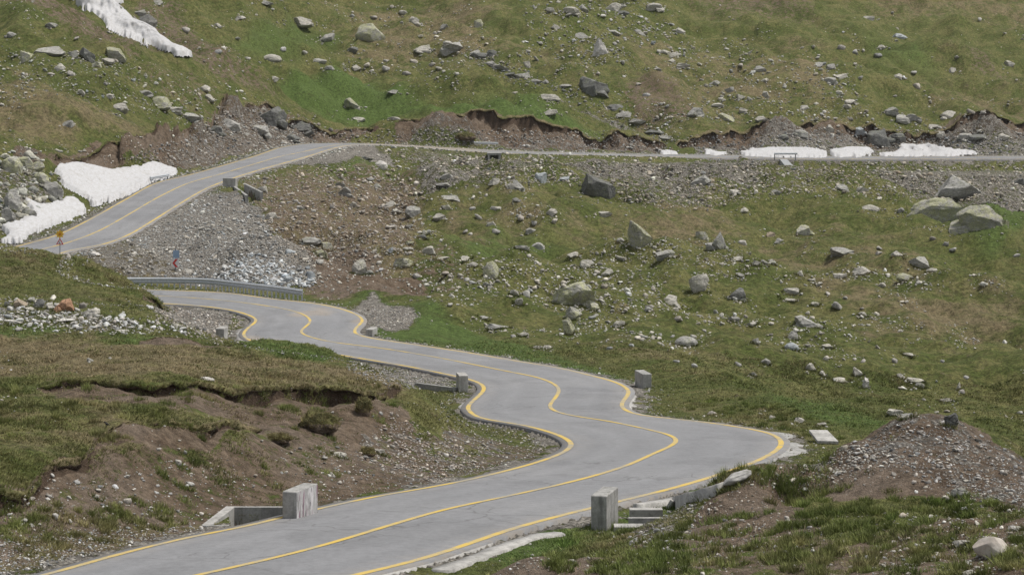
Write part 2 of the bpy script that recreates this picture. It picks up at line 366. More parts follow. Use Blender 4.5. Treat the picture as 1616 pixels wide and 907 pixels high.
# roughness of the ground; cut slopes are rougher than meadow
far = sstep(120, 330, Dg)
midr = sstep(125, 175, Dg)
hum = fbm(Xg / 9.0, Yg / 9.0, 3, 1) * (0.45 + 0.9 * far + 1.7 * midr) * sstep(40, 75, Dg) + (fbm(Xg / 17., Yg / 22., 2, 3) * 3.1 + fbm(Xg / 3.6, Yg / 3.6, 2, 5) * .85) * midr + fbm(Xg / 1.7, Yg / 1.7, 4, 11, .6) * (0.22 + 0.25 * far)
gul = fbm((Xg + .5 * Yg) / 26., Yg / 80., 4, 23); hum += (fbm(Xg / 34., Yg / 34., 3, 21) * 4.4 - np.abs(gul) * 3.6 + .6) * sstep(195, 330, Dg)
# grassy hummocks: rounded bumps
LIPC = np.zeros(Dg.shape)
for us, ds, hs, L in LIPD[2:3]:
    D_ = np.interp(Ug, us, ds) - Dg; cut = (np.interp(Ug, us, hs, left=0, right=0) > .3) * sstep(-.3, .8, D_) * (1 - sstep(6, 10, D_))
    LIPC = np.maximum(LIPC, cut)
    hum += cut * (fbm(Xg / 3.2, Yg / 2.2, 4, 33, .6) * 1.7 + fbm(Xg / 9., Yg / 9., 2, 34) * .8)
b = fbm(Xg / 2.6, Yg / 2.6, 2, 31); hum += np.abs(b) * 0.35 * sstep(45, 60, Dg)
# ------------------------------------------------------------------ blend to the road
kd = kdtree.KDTree(len(cC) * 11); kz = []
k = 0
for i in range(0, len(cC)):
    for f in np.linspace(0, 1, 11):
        p = eA[i] * (1 - f) + eB[i] * f
        kd.insert((p[0], p[1], 0), k); kz.append(p[2]); k += 1
kd.balance(); kz = np.array(kz)
dist = np.full(Dg.shape, 99.0); zr = np.zeros(Dg.shape)
bx = (Yg > 24) & (Yg < 432)
cmax = np.zeros(NU)
cc = np.stack([CU + cC[:, 0] * F / cC[:, 1], cC[:, 1]], 1)
sel = np.zeros(Dg.shape, bool)
for i, u in enumerate(US):
    dn = cc[np.abs((cc[:, 0] - u) * cc[:, 1] / F) < 14, 1]
    if len(dn):
        s = np.zeros(NR, bool)
        for q in np.unique(np.round(dn / 4)) * 4: s |= np.abs(Dg[i] - q) < 16
        sel[i] = s
ii, jj = np.nonzero(sel & bx)
res = [kd.find((x, y, 0)) for x, y in zip(Xg[ii, jj], Yg[ii, jj])]
dist[ii, jj] = [r[2] for r in res]; zr[ii, jj] = kz[[r[1] for r in res]]
e = dist - 0.12
t = sstep(0.3, 5.5, e)
up = np.where(Dg > 300, 3.2, 5.5)
t = np.clip((e - 0.25) / (up - 0.25), 0, 1); t = t * t * (3 - 2 * t)
hum *= np.clip((e - .2) / (4.0 + 9.0 * midr * (1 - LIPC)), 0, 1) ** .8
ned = np.interp(Ug, CU + mB[-560:, 0] * F / mB[-560:, 1], mB[-560:, 1])
zone = (Dg > 300) & (Dg < ned + 1) & (Ug > 600)
kz_ = np.clip((ned - Dg) / 70, 0, 1) ** 2
hum = np.where(zone, np.minimum(hum, .05 + 3 * kz_) - .55 * sstep(1050, 1180, Ug) * (1 - kz_), hum)
Zg = Zg + hum
shoulder = zr - 0.055 - 0.045 * np.clip(e, 0, 1.5) + fbm(Xg / .5, Yg / .5, 3, 77) * 0.05
lowside = (Dg > 300) * sstep(1050, 1180, Ug) * (Yg < np.interp(Ug, CU + mB[-560:, 0] * F / mB[-560:, 1], mB[-560:, 1]))
shoulder = shoulder - .30 * lowside; Zg = Zg - 1.4 * lowside * (1 - sstep(5, 15, dist))
nearv = (Dg > 300) * sstep(585, 640, Ug) * (1 - sstep(1060, 1150, Ug)) * (Yg < np.interp(Ug, CU + mB[-560:, 0] * F / mB[-560:, 1], mB[-560:, 1])) * sstep(.4, 1.6, e) * (1 - sstep(4, 11, e))
shoulder = shoulder + .32 * nearv; Zg = Zg + .25 * nearv
Zg = np.where(dist < 90, np.where(e < 0.0, zr - 0.15, shoulder * (1 - t) + Zg * t), Zg)
pc = P(780, 256, 340.)
# pit of the drain basin beside the road (left), pit beside the right-hand block
def carve(poly, depth):
    global Zg
    ins = np.zeros(Dg.shape, bool)
    for i in range(len(poly)):
        (x0, y0), (x1, y1) = poly[i], poly[(i + 1) % len(poly)]
        c = ((y0 > Yg) != (y1 > Yg)) & (Xg < (x1 - x0) * (Yg - y0) / (y1 - y0 + 1e-9) + x0)
        ins ^= c
    Zg = np.where(ins, Zg - depth, Zg)
carve([(P(360,0,65.2)[0], 65.2), (P(446,0,65.2)[0], 65.2), (P(446,0,62.9)[0], 62.9), (P(368,0,61.6)[0], 61.6)], 0.75)
carve([(P(990,0,64.3)[0], 64.3), (P(1040,0,64.3)[0], 64.3), (P(1042,0,62.7)[0], 62.7), (P(988,0,62.7)[0], 62.7)], 0.35)
carve([(-28.75, 247.3), (-27.55, 247.3), (-24.0, 229.9), (-25.25, 228.6)], .9)
carve([(pc[0]-.8, 339.2), (pc[0]+.8, 339.2), (pc[0]+.8, 342.4), (pc[0]-.8, 342.4)], 1.6)
MND = np.zeros(Dg.shape)
def mound(u, d, h, rx, ry, s):
    global Zg
    x, y = (u - CU) * d / F, d
    global MND
    r = np.hypot((Xg - x) / rx, (Yg - y) / ry) * (1 + .35 * fbm(Xg / 1.2, Yg / 1.2, 3, s))
    Zg = Zg + h * np.clip(1 - r, 0, 1) ** .9 * (e > .4); MND = np.maximum(MND, np.clip((1.12 - r) * 3, 0, 1))
mound(1186, 60.0, .62, 1.75, 1.9, 71); mound(1450, 62.5, .12, 2.6, 2.2, 72); mound(850, 52.0, .35, 1.6, 1.6, 73); mound(1335, 60.5, .18, 1.4, 1.5, 74)
Vg = HZ - F * Zg / Dg

def ray(u, v, lo=0.0):
    """where the line of sight through the photo's (u, v) first meets the ground"""
    i = int(np.clip(np.searchsorted(US, u), 1, NU - 1))
    if abs(US[i - 1] - u) < abs(US[i] - u): i -= 1
    ok = (Vg[i] <= v) & (Dg[i] > lo)
    if not ok.any(): return None
    j = int(ok.argmax())
    if j and Vg[i, j - 1] > v:
        f = (Vg[i, j - 1] - v) / (Vg[i, j - 1] - Vg[i, j]); d = Dg[i, j - 1] + f * (Dg[i, j] - Dg[i, j - 1])
    else: d = Dg[i, j]
    return np.array([(u - CU) * d / F, d, (HZ - v) * d / F])
def ground(x, y):
    u = CU + x * F / y
    a = float(np.clip(np.interp(u, US, np.arange(NU)), 0, NU - 1.001)); i = int(a); a -= i
    return (1 - a) * np.interp(y, Dg[i], Zg[i]) + a * np.interp(y, Dg[i + 1], Zg[i + 1])
# vectorised ray for scatters
def rays(u, v):
    i = np.clip(np.round(np.interp(u, US, np.arange(NU))).astype(int), 0, NU - 1)
    ok = Vg[i] <= v[:, None]
    j = ok.argmax(1); hit = ok.any(1)
    j1 = np.maximum(j - 1, 0); r = np.arange(len(u))
    v0 = Vg[i, j1]; v1 = Vg[i, j]
    f = np.where(np.abs(v0 - v1) > 1e-6, np.clip((v0 - v) / (v0 - v1 + 1e-12), 0, 1), 1)
    d = Dg[i, j1] + f * (Dg[i, j] - Dg[i, j1])
    z = (HZ - v) * d / F
    return np.stack([(u - CU) * d / F, d, z], 1), hit, i, j

# ------------------------------------------------------------------ land cover: outlines as the photo shows them
def poly_mask(U, V, poly, soft):
    """1 inside, 0 outside, smooth over 'soft' photo pixels"""
    a = np.array(poly, float)
    x0, y0 = a.min(0) - soft; x1, y1 = a.max(0) + soft
    box = (U > x0) & (U < x1) & (V > y0) & (V < y1)
    m = np.zeros(U.shape)
    u = U[box]; v = V[box]
    ins = np.zeros(u.shape, bool); dd = np.full(u.shape, 1e9)
    for i in range(len(a)):
        p, q = a[i], a[(i + 1) % len(a)]
        ins ^= ((p[1] > v) != (q[1] > v)) & (u < (q[0] - p[0]) * (v - p[1]) / (q[1] - p[1] + 1e-9) + p[0])
        e = q - p; tt = np.clip(((u - p[0]) * e[0] + (v - p[1]) * e[1]) / (e @ e + 1e-9), 0, 1)
        dd = np.minimum(dd, np.hypot(u - p[0] - tt * e[0], v - p[1] - tt * e[1]))
    m[box] = sstep(-soft, soft, np.where(ins, dd, -dd))
    return m
COVER = [
 ('gravel', .62, 3, [(0,146),(60,154),(130,171),(190,199),(216,215),(206,216),(180,202),(125,178),(55,160),(0,152)], (240,400)),
 ('dirt', .5, 14, [(230,350),(300,330),(330,380),(280,410),(220,380)], (165,260)), ('dirt', .55, 12, [(370,330),(420,350),(440,400),(400,400)], (165,260)),
 ('lush', .6, 12, [(900,262),(980,266),(960,290),(900,286)], (240,400)), ('lush', .6, 12, [(1120,262),(1300,264),(1400,290),(1300,300),(1180,290)], (240,400)), ('lush', .5, 10, [(1480,258),(1616,256),(1616,275),(1500,272)], (240,420)), ('lush', .6, 10, [(480,262),(580,258),(640,275),(560,280)], (240,340)),
 ('gravel', .55, 9, [(110,400),(200,376),(270,400),(310,442),(200,438),(150,412)], (160,216)),
 ('dirt', .5, 9, [(110,400),(200,376),(270,400),(310,442),(200,438),(150,412)], (160,216)),
 ('dry', .8, 9, [(110,400),(200,376),(270,400),(310,442),(200,438),(150,412)], (160,216)),
 ('gravel', .5, 10, [(-60,240),(60,240),(95,290),(100,325),(50,350),(-60,380)], (205,280)),
 ('dirt', .45, 10, [(-60,240),(60,240),(95,290),(100,325),(50,350),(-60,380)], (205,280)),
 ('dirt', .45, 40, [(250,100),(420,180),(330,190),(150,120)], (240,500)),
 ('dry', .7, 40, [(500,0),(800,20),(760,110),(560,90)], (330,700)),
 ('dry', .6, 40, [(980,60),(1300,90),(1320,190),(1000,190)], (330,700)),  # kind, strength, softness, outline, (nearest, farthest)
 ('dirt', .68, 10, [(60,620),(110,612),(200,618),(300,630),(400,640),(470,630),(520,632),(600,640),(628,640),(690,700),(740,735),(640,765),(560,785),(500,788),(330,800),(200,790),(60,800),(-60,810),(-60,765),(30,770),(100,748),(150,738),(165,715),(240,704),(330,712),(420,700),(400,678),(300,668),(200,655),(100,640)], (0,120)),
 ('dirt', .5, 14, [(0,780),(330,790),(320,835),(160,875),(60,907),(-60,930),(-60,790)], (0,70)),
 ('dirt', .55, 8, [(640,690),(720,668),(800,680),(860,700),(840,728),(740,756),(640,775)], (0,110)),
 ('dirt', .95, 8, [(1070,840),(1130,785),(1180,766),(1230,780),(1300,835),(1260,855),(1160,862)], (0,62)),
 ('dirt', .85, 9, [(1240,785),(1330,722),(1420,672),(1500,664),(1560,700),(1640,750),(1640,800),(1500,792),(1350,790)], (0,68)),
 ('dirt', .95, 8, [(720,920),(800,885),(860,872),(930,880),(1000,920)], (0,60)),
 ('dirt', .85, 14, [(1440,840),(1520,818),(1640,815),(1640,920),(1540,920)], (0,60)),
 ('dirt', .60, 16, [(1000,830),(1300,840),(1500,835),(1500,920),(950,920)], (0,60)),
 ('dirt', .8, 16, [(430,400),(500,385),(600,410),(650,430),(690,455),(700,480),(560,476),(490,466),(430,440)], (165,240)),
 ('dry', .9, 20, [(430,300),(600,280),(680,330),(660,420),(560,440),(430,400)], (165,330)),
 ('dirt', .52, 18, [(385,285),(480,262),(600,262),(680,300),(640,350),(650,400),(560,420),(450,410),(410,350)], (165,330)),
 ('dirt', 1.0, 4, [(600,206),(680,193),(770,182),(830,187),(960,202),(1050,216),(1060,226),(960,216),(830,204),(760,204),(620,218)], (330,420)),
 ('dirt', .85, 5, [(600,208),(680,195),(770,184),(830,189),(960,204),(1050,218),(1060,236),(760,226),(620,224)], (330,420)),
 ('dirt', .8, 5, [(1080,214),(1180,206),(1300,194),(1400,204),(1640,208),(1640,226),(1400,225),(1100,235)], (340,440)),
 ('dirt', .75, 6, [(330,184),(400,172),(480,184),(505,206),(600,212),(600,224),(500,218),(440,232),(330,256),(230,264),(190,246),(300,216)], (240,420)),
 ('dirt', .9, 5, [(20,238),(100,244),(200,243),(222,262),(120,272),(50,264)], (215,300)),
 ('dirt', .55, 12, [(-60,-40),(110,-10),(165,45),(275,100),(310,112),(330,132),(200,104),(60,52),(-60,10)], (240,900)),
 ('dirt', .5, 14, [(200,-20),(280,-20),(330,50),(420,110),(460,160),(360,140),(300,95),(220,50)], (240,900)),
 ('dirt', .50, 34, [(1040,-60),(1230,-60),(1290,20),(1295,52),(1150,38),(1085,14)], (380,1200)),
 ('dirt', .45, 14, [(1480,80),(1560,110),(1616,130),(1616,150),(1540,130)], (380,1200)),
 ('dirt', .5, 12, [(960,125),(1050,140),(1100,175),(1080,200),(1000,170)], (360,520)),
 ('dirt', .4, 12, [(380,130),(480,150),(600,185),(560,200),(460,170)], (300,480)),
 ('dirt', .42, 18, [(640,395),(720,380),(760,440),(720,480),(650,460)], (165,240)),
 ('gravel', 1.0, 9, [(195,380),(255,345),(325,302),(380,310),(420,345),(445,385),(478,425),(495,455),(400,455),(330,445),(290,440),(265,402)], (165,260)),
 ('gravel', .95, 5, [(430,258),(500,242),(545,230),(600,232),(618,254),(560,262),(480,262)], (255,352)),
 ('gravel', 1.0, 6, [(556,492),(600,483),(640,486),(664,500),(640,516),(592,520),(576,512)], (150,180)),
 ('dirt', .50, 22, [(600,235),(760,245),(900,251),(1100,260),(1300,260),(1640,256),(1640,330),(1400,306),(1200,306),(1000,316),(900,292),(700,285)], (240,400)),
 ('gravel', .60, 20, [(600,235),(760,245),(900,251),(1100,260),(1300,260),(1640,256),(1640,340),(1560,322),(1400,312),(1300,302),(1200,312),(1100,332),(1000,322),(900,292),(800,292),(700,272)], (240,400)),
 ('gravel', .85, 8, [(255,480),(330,488),(385,500),(372,520),(345,545),(290,524),(245,504)], (120,172)),
 ('gravel', .8, 7, [(545,570),(640,585),(700,598),(725,612),(650,614),(600,604),(556,588)], (115,150)),
 ('gravel', .40, 12, [(618,650),(700,695),(765,735),(690,762),(630,750),(560,720)], (0,110)),
 ('gravel', .36, 12, [(700,668),(790,668),(880,700),(850,725),(740,756),(680,735)], (0,110)),
 ('gravel', .42, 9, [(1250,770),(1330,708),(1420,672),(1500,664),(1560,700),(1640,745),(1640,800),(1530,790),(1400,735)], (0,68)),
 ('gravel', .55, 10, [(-60,850),(200,835),(330,830),(150,885),(60,920),(-60,920)], (0,62)),
 ('gravel', .5, 8, [(-60,484),(40,484),(160,500),(250,510),(220,528),(100,520),(-60,512)], (95,135)),
 ('gravel', .55, 8, [(740,85),(830,118),(960,158),(1050,212),(1000,204),(880,152),(790,122)], (350,520)),
 ('gravel', .5, 8, [(330,184),(400,176),(480,190),(500,214),(440,232),(330,258),(250,262),(310,215)], (240,420)),
 ('gravel', .45, 5, [(600,222),(700,214),(960,212),(1060,224),(1060,246),(760,236),(600,226)], (330,420)),
 ('gravel', .58, 5, [(1080,222),(1300,212),(1400,212),(1640,214),(1640,244),(1100,244)], (340,440)),
 ('gravel', .5, 12, [(990,790),(1090,778),(1120,800),(1060,860),(990,840)], (0,66)),
 ('gravel', .6, 12, [(640,285),(760,290),(860,310),(760,325),(680,320)], (220,330)),
 ('gravel', .5, 9, [(-60,360),(0,375),(120,350),(230,292),(240,305),(130,362),(20,400),(-60,400)], (190,260)),
 ('dry', .95, 14, [(-60,528),(150,525),(330,540),(440,556),(520,572),(620,605),(630,625),(450,628),(300,622),(100,606),(-60,610)], (0,130)),
 ('dry', .5, 16, [(-60,620),(90,620),(250,665),(410,672),(330,700),(140,725),(-60,745)], (0,90)),
 ('dry', .6, 14, [(-60,395),(100,405),(180,428),(250,462),(180,462),(60,440),(-60,440)], (110,165)),
 ('dry', .8, 14, [(150,745),(330,795),(330,830),(100,860),(-60,860),(-60,790)], (0,75)),
 ('dry', .6, 20, [(1290,-40),(1640,-40),(1640,60),(1480,40),(1330,30)], (350,1200)),
 ('dry', .55, 20, [(1420,120),(1640,160),(1640,210),(1500,180)], (350,600)),
 ('dry', .6, 20, [(-60,130),(60,150),(200,210),(260,225),(120,240),(-60,190)], (215,320)),
 ('dry', .45, 25, [(700,20),(900,90),(960,150),(860,110),(700,70)], (350,600)),
 ('dry', .5, 22, [(860,320),(1100,330),(1300,380),(1200,420),(1000,400),(880,360)], (165,290)),
 ('dry', .55, 20, [(700,330),(780,320),(860,340),(820,400),(730,400)], (165,290)),
 ('dry', .5, 25, [(1200,360),(1400,370),(1560,470),(1640,520),(1640,580),(1400,540),(1250,440)], (140,290)),
 ('dry', .4, 18, [(900,520),(1100,540),(1240,570),(1180,600),(1000,560)], (120,200)),
 ('dry', .45, 12, [(1040,630),(1200,640),(1280,690),(1240,730),(1330,750),(1250,760)], (60,125)),
 ('lush', .95, 20, [(430,100),(560,110),(700,160),(830,150),(950,195),(830,188),(700,192),(560,165),(450,130)], (300,480)),
 ('lush', 1.0, 12, [(480,478),(600,480),(690,492),(800,530),(900,565),(1000,600),(960,600),(800,568),(700,550),(580,532),(580,518),(660,515),(650,490)], (118,185)),
 ('lush', .85, 14, [(1180,620),(1340,645),(1480,690),(1640,710),(1640,740),(1440,680),(1300,670)], (80,125)),
 ('lush', .7, 8, [(-60,505),(100,518),(330,535),(300,545),(-60,528)], (85,140)),
 ('lush', .8, 8, [(380,545),(450,546),(520,560),(500,572),(400,560)], (85,140)),
 ('lush', .6, 20, [(700,380),(800,350),(900,360),(860,410),(760,420)], (165,260)),
 ('lush', .7, 18, [(1450,360),(1600,330),(1640,380),(1560,420)], (200,330)),
 ('lush', .6, 22, [(350,60),(470,10),(560,40),(470,90)], (300,600)),
 ('lush', .6, 22, [(1350,60),(1460,90),(1500,130),(1380,110)], (350,600)),
 ('lush', .9, 10, [(540,900),(780,842),(930,815),(1000,795),(1180,738),(1200,750),(1000,815),(900,845),(700,900)], (0,85)),
]
Vm = Vb
jit = fbm(Xg / (.012 * Dg), Yg / (.05 * Dg), 3, 91)
msk = {k: np.zeros(Dg.shape) for k in ('dirt', 'gravel', 'dry', 'lush')}
for kind, st, soft, poly, (lo, hi) in COVER:
    m = poly_mask(Ug + jit * 24, Vm + jit * 10, poly, soft) * st
    m = np.where((Dg > lo) & (Dg < hi), m, 0)
    msk[kind] = np.maximum(msk[kind], m)
msk['dirt'] = np.maximum(msk['dirt'], MND * .95); msk['lush'] *= 1 - MND
# verge of the road is gravelly
verge = (1 - sstep(.1, .9, e + fbm(Xg / 1.1, Yg / 1.1, 3, 55) * 1.0)) * (dist < 90)
msk['gravel'] = np.maximum(msk['gravel'], verge * .75); msk['dirt'] = np.maximum(msk['dirt'], verge * .35)
# bare earth where a lip was cut
for us, ds, hs, L in LIPD:
    dl = np.interp(Ug, us, ds); h = np.interp(Ug, us, hs, left=0, right=0)
    m = (h > .05) * (Dg < dl + .3) * sstep(1.5, .7, (dl - Dg))
    msk['dirt'] = np.maximum(msk['dirt'], m * .95)
hum_ = np.zeros(Dg.shape)
for us, ds, hs, L in LIPD: 
    pass
hum_ = np.clip(LIPW, 0, 1)
soil = np.stack([hum_, hum_ * 0, hum_ * 0, np.ones_like(hum_)], -1).reshape(-1, 4)
cover = np.stack([msk['dirt'], msk['gravel'], msk['dry'], msk['lush']], -1).reshape(-1, 4)
verts = np.stack([Xg, Yg, Zg], -1).reshape(-1, 3)
I, J = np.meshgrid(np.arange(NU - 1), np.arange(NR - 1), indexing='ij')
q = (I * NR + J).ravel()
faces = np.stack([q, q + NR, q + NR + 1, q + 1], 1)
# ------------------------------------------------------------------ materials
def mat_ground():
    s = NT('alpine_ground')
    a = s.attr('cover'); dirt, grav, dry = s.sep(a.outputs['Color'])[:3]; lush = a.outputs['Alpha']
    n0 = s.noise(0.035, 4); n1 = s.noise(0.22, 5, .6); n2 = s.noise(1.3, 5, .6); n3 = s.noise(7.0, 4, .65); n4 = s.noise(28.0, 3, .6)
    mid = s.math('ADD', s.math('MULTIPLY', n1, .55), s.math('MULTIPLY', n2, .45))
    big = s.math('ADD', s.math('MULTIPLY', n0, .5), s.math('MULTIPLY', n1, .5))
    g = s.mix(s.ss(mid, .42, .60), (.075, .091, .026), (.134, .130, .050))
    g = s.mix(s.ss(s.math('ADD', lush, s.math('MULTIPLY', s.math('SUBTRACT', mid, .5), 1.4)), .25, .8), g, (.080, .116, .032))
    # some turf is fresher or browner than the rest
    br = s.math('ADD', s.math('MULTIPLY', s.math('SUBTRACT', s.noise(.5, 6, .68, off=(31, 7, 3)), .5), 2.6), s.math('SUBTRACT', s.math('MULTIPLY', dry, 1.05), .32))
    br = s.math('ADD', br, s.math('MULTIPLY', s.math('SUBTRACT', s.noise(.085, 6, .65, off=(77, 3, 0)), .5), 2.6))
    br = s.math('ADD', br, s.math('MULTIPLY', lush, -.45))
    g = s.mix(s.ss(br, -.1, .75), g, s.mix(s.ss(n2, .35, .65), (.150, .126, .070), (.186, .150, .086)))
    tex = s.math('ADD', s.math('MULTIPLY', n3, .55), s.math('MULTIPLY', n4, .45))
    mott = s.noise(2.6, 6, .72, off=(8, 1, 4))
    g = s.scale(g, s.ss(tex, .30, .70, .60, 1.42)); g = s.scale(g, s.ss(mott, .32, .68, .56, 1.42))
    hp = s.noise(.30, 6, .72, off=(15, 2, 6)); g = s.mix(s.math('MULTIPLY', s.ss(hp, .54, .66), .42), g, (.062, .058, .024))
    d = s.mix(s.ss(n2, .35, .65), (.098, .070, .048), (.160, .122, .088))
    d = s.mix(s.ss(n1, .4, .65), d, (.165, .130, .100)); d = s.scale(d, s.ss(s.noise(3.1, 6, .7, off=(2, 6, 1)), .33, .67, .66, 1.3))
    d = s.scale(d, s.ss(tex, .3, .7, .72, 1.3))
    # broken stone of several sizes
    warp = s.vmath('ADD', s.co, s.vmath('SCALE', s.t.nodes.new('ShaderNodeTexNoise').outputs['Color'], .2))
    v1 = s.t.nodes.new('ShaderNodeTexVoronoi'); s.put(v1.inputs['Vector'], s.co); v1.inputs['Scale'].default_value = 2.6
    v2 = s.t.nodes.new('ShaderNodeTexVoronoi'); s.put(v2.inputs['Vector'], s.co); v2.inputs['Scale'].default_value = 7.5
    c1 = s.sep(v1.outputs['Color'])[0]; c2 = s.sep(v2.outputs['Color'])[1]
    st = s.math('ADD', s.math('MULTIPLY', c1, .45), s.math('MULTIPLY', c2, .55))
    gv = s.mix(st, (.13, .118, .10), (.40, .372, .328))
    gv = s.mix(s.ss(n2, .45, .7), gv, s.scale(gv, .72))
    gv = s.scale(gv, s.ss(v2.outputs['Distance'], .35, .75, 1.1, .55))
    # ragged edges
    rag = s.math('ADD', s.math('MULTIPLY', s.math('SUBTRACT', n2, .5), 1.3), s.math('MULTIPLY', s.math('SUBTRACT', n3, .5), .9))
    md = s.ss(s.math('ADD', dirt, rag), .40, .62)
    mg = s.ss(s.math('ADD', s.math('ADD', grav, rag), s.math('MULTIPLY', s.math('SUBTRACT', c1, .5), .25)), .42, .60)
    # bare spots in the turf
    bare = s.math('MULTIPLY', s.ss(s.math('ADD', s.noise(.9, 6, .7, off=(3, 55, 9)), s.math('MULTIPLY', lush, -.08)), .62, .70), .75)
    col = s.mix(bare, g, d)
    col = s.mix(md, col, d); col = s.mix(mg, col, gv)
    hu = s.sep(s.attr('soil').outputs['Color'])
    col = s.mix(s.ss(s.math('ADD', hu[0], s.math('MULTIPLY', rag, .5)), .35, .6), col, s.scale((.080, .057, .040), s.ss(tex, .3, .7, .6, 1.5)))
    h = s.math('ADD', s.math('MULTIPLY', n3, .6), s.math('MULTIPLY', n4, .25))
    h = s.math('ADD', h, s.math('MULTIPLY', s.math('MULTIPLY', s.math('SUBTRACT', 1.0, v2.outputs['Distance']), mg), .7))
    h = s.math('ADD', h, s.math('MULTIPLY', n2, .9))
    return s.finish(col, .95, h, .9, .26, .1)

def mat_asphalt():
    s = NT('worn_asphalt')
    n0 = s.noise(.11, 4); n1 = s.noise(.7, 5, .6); n3 = s.noise(60, 2, .7)
    al = s.noise(.35, 5, .6, co=s.stretch((1, .35, 1)))
    c = s.mix(s.ss(n0, .35, .65), (.198, .200, .206), (.220, .221, .225))
    c = s.scale(c, s.ss(n1, .3, .7, .95, 1.05)); c = s.scale(c, s.ss(al, .3, .7, .97, 1.03)); c = s.scale(c, s.ss(n3, .3, .7, .88, 1.12))
    a = s.sep(s.attr('wear').outputs['Color'])
    dust = s.ss(s.math('ADD', a[0], s.math('MULTIPLY', s.math('SUBTRACT', n1, .5), 1.2)), .35, .95)
    c = s.mix(s.math('MULTIPLY', dust, .6), c, (.30, .255, .205))
    # wheel paths, repaired strips, grit, cracks
    c = s.scale(c, s.math('SUBTRACT', 1.04, s.math('MULTIPLY', s.math('MULTIPLY', a[1], s.ss(n1, .25, .7)), .22)))
    c = s.scale(c, s.ss(s.noise(.18, 3, .5, off=(9, 9, 1)), .54, .58, 1.0, .90))
    c = s.scale(c, s.ss(s.noise(4.5, 5, .7), .3, .7, .90, 1.10))
    edge = s.math('MULTIPLY', a[2], s.ss(s.noise(1.5, 5, .7, off=(1, 3, 1)), .40, .62))
    c = s.mix(s.math('MULTIPLY', edge, .55), c, (.27, .235, .19))
    wv = s.vmath('ADD', s.co, s.vmath('SCALE', s.nv(1.1), .9))
    for sc, lo_, hi_ in ((.20, .45, .55), (.55, .56, .62)):
        vc = s.voro(sc, 'DISTANCE_TO_EDGE', co=wv)
        c = s.mix(s.math('MULTIPLY', s.math('MULTIPLY', s.ss(vc, .0, .010 * sc / .2, 1, 0), s.ss(s.noise(.16, 3, off=(7, 1, 5)), lo_, hi_)), .45), c, (.07, .068, .065))
    sp = s.voro(1.6, co=s.co); c = s.mix(s.math('MULTIPLY', s.math('MULTIPLY', s.ss(sp, .05, .09, 1, 0), s.ss(n1, .5, .6)), .35), c, (.09, .088, .085))
    return s.finish(c, .88, n3, .15, .01, .25)
def _nv(s, sc):
    n = s.t.nodes.new('ShaderNodeTexNoise'); s.put(n.inputs['Vector'], s.co); n.inputs['Scale'].default_value = sc; return n.outputs['Color']
NT.nv = _nv
def _scale_vec(s, op, a, b): pass
_old = NT.vmath
def _vm(s, op, a, b):
    if op == 'SCALE':
        n = s.t.nodes.new('ShaderNodeVectorMath'); n.operation = 'SCALE'; s.put(n.inputs[0], a); s.put(n.inputs['Scale'], b); return n.outputs[0]
    return _old(s, op, a, b)
NT.vmath = _vm

def mat_paint():
    s = NT('yellow_road_paint')
    n1 = s.noise(1.1, 5, .65); n3 = s.noise(35, 3, .7)
    c = s.mix(s.ss(n1, .35, .7), (.54, .38, .085), (.47, .36, .14))
    n5 = s.noise(.35, 4, .6, off=(3, 3, 3))
    w = s.ss(s.math('ADD', s.math('ADD', s.math('MULTIPLY', n3, .5), s.math('MULTIPLY', n1, .4)), s.math('MULTIPLY', n5, .55)), .68, .84)
    c = s.mix(s.math('MULTIPLY', s.ss(n5, .45, .65), .35), c, (.36, .30, .19))
    c = s.mix(s.math('MULTIPLY', w, .8), c, (.27, .26, .23))
    return s.finish(c, .7, None)

def mat_concrete(name='weathered_concrete', base=(.30, .295, .28), streak=.5):
    s = NT(name)
    n1 = s.noise(1.6, 5, .65); n2 = s.noise(9, 4, .7); n3 = s.noise(60, 2)
    dr = s.noise(5.0, 4, .6, co=s.stretch((1, 1, .12)))
    c = s.mix(s.ss(n1, .3, .7), tuple(x * .80 for x in base), tuple(min(1, x * 1.22) for x in base))
    c = s.scale(c, s.ss(n2, .3, .7, .86, 1.12)); c = s.scale(c, s.ss(n3, .3, .7, .92, 1.08))
    c = s.scale(c, s.ss(dr, .48, .70, 1.0, 1.0 - .75 * streak)); c = s.mix(s.math('MULTIPLY', s.ss(s.noise(3.2, 6, .75, off=(2, 9, 4)), .54, .66), .5), c, (.12, .118, .09))
    lines = s.voro(1.0, co=s.stretch((0, 0, 3.2)))
    return s.finish(c, .9, n2, .25, .02, .2)

def mat_graffiti():
    """cast face with run-together purple, white and dark sprayed strokes"""
    s = NT('sprayed_concrete')
    n1 = s.noise(2.2, 5, .65); n2 = s.noise(10, 4, .7)
    c = s.mix(s.ss(n1, .3, .7), (.30, .29, .28), (.42, .41, .40))
    up = s.stretch((5.0, 5.0, .7))
    a = s.noise(1.5, 3, .55, co=up, dist=.6); b = s.noise(1.9, 3, .5, co=up, dist=.8, off=(5, 2, 9))
    c = s.mix(s.math('MULTIPLY', s.ss(a, .50, .58), .75), c, (.62, .60, .60))
    c = s.mix(s.math('MULTIPLY', s.ss(b, .54, .62), .75), c, (.20, .10, .14))
    c = s.mix(s.math('MULTIPLY', s.ss(s.noise(2.3, 2, co=up, off=(1, 8, 4)), .62, .66), .8), c, (.05, .045, .05))
    c = s.scale(c, s.ss(n2, .3, .7, .88, 1.1))
    return s.finish(c, .85, n2, .2, .02, .2)

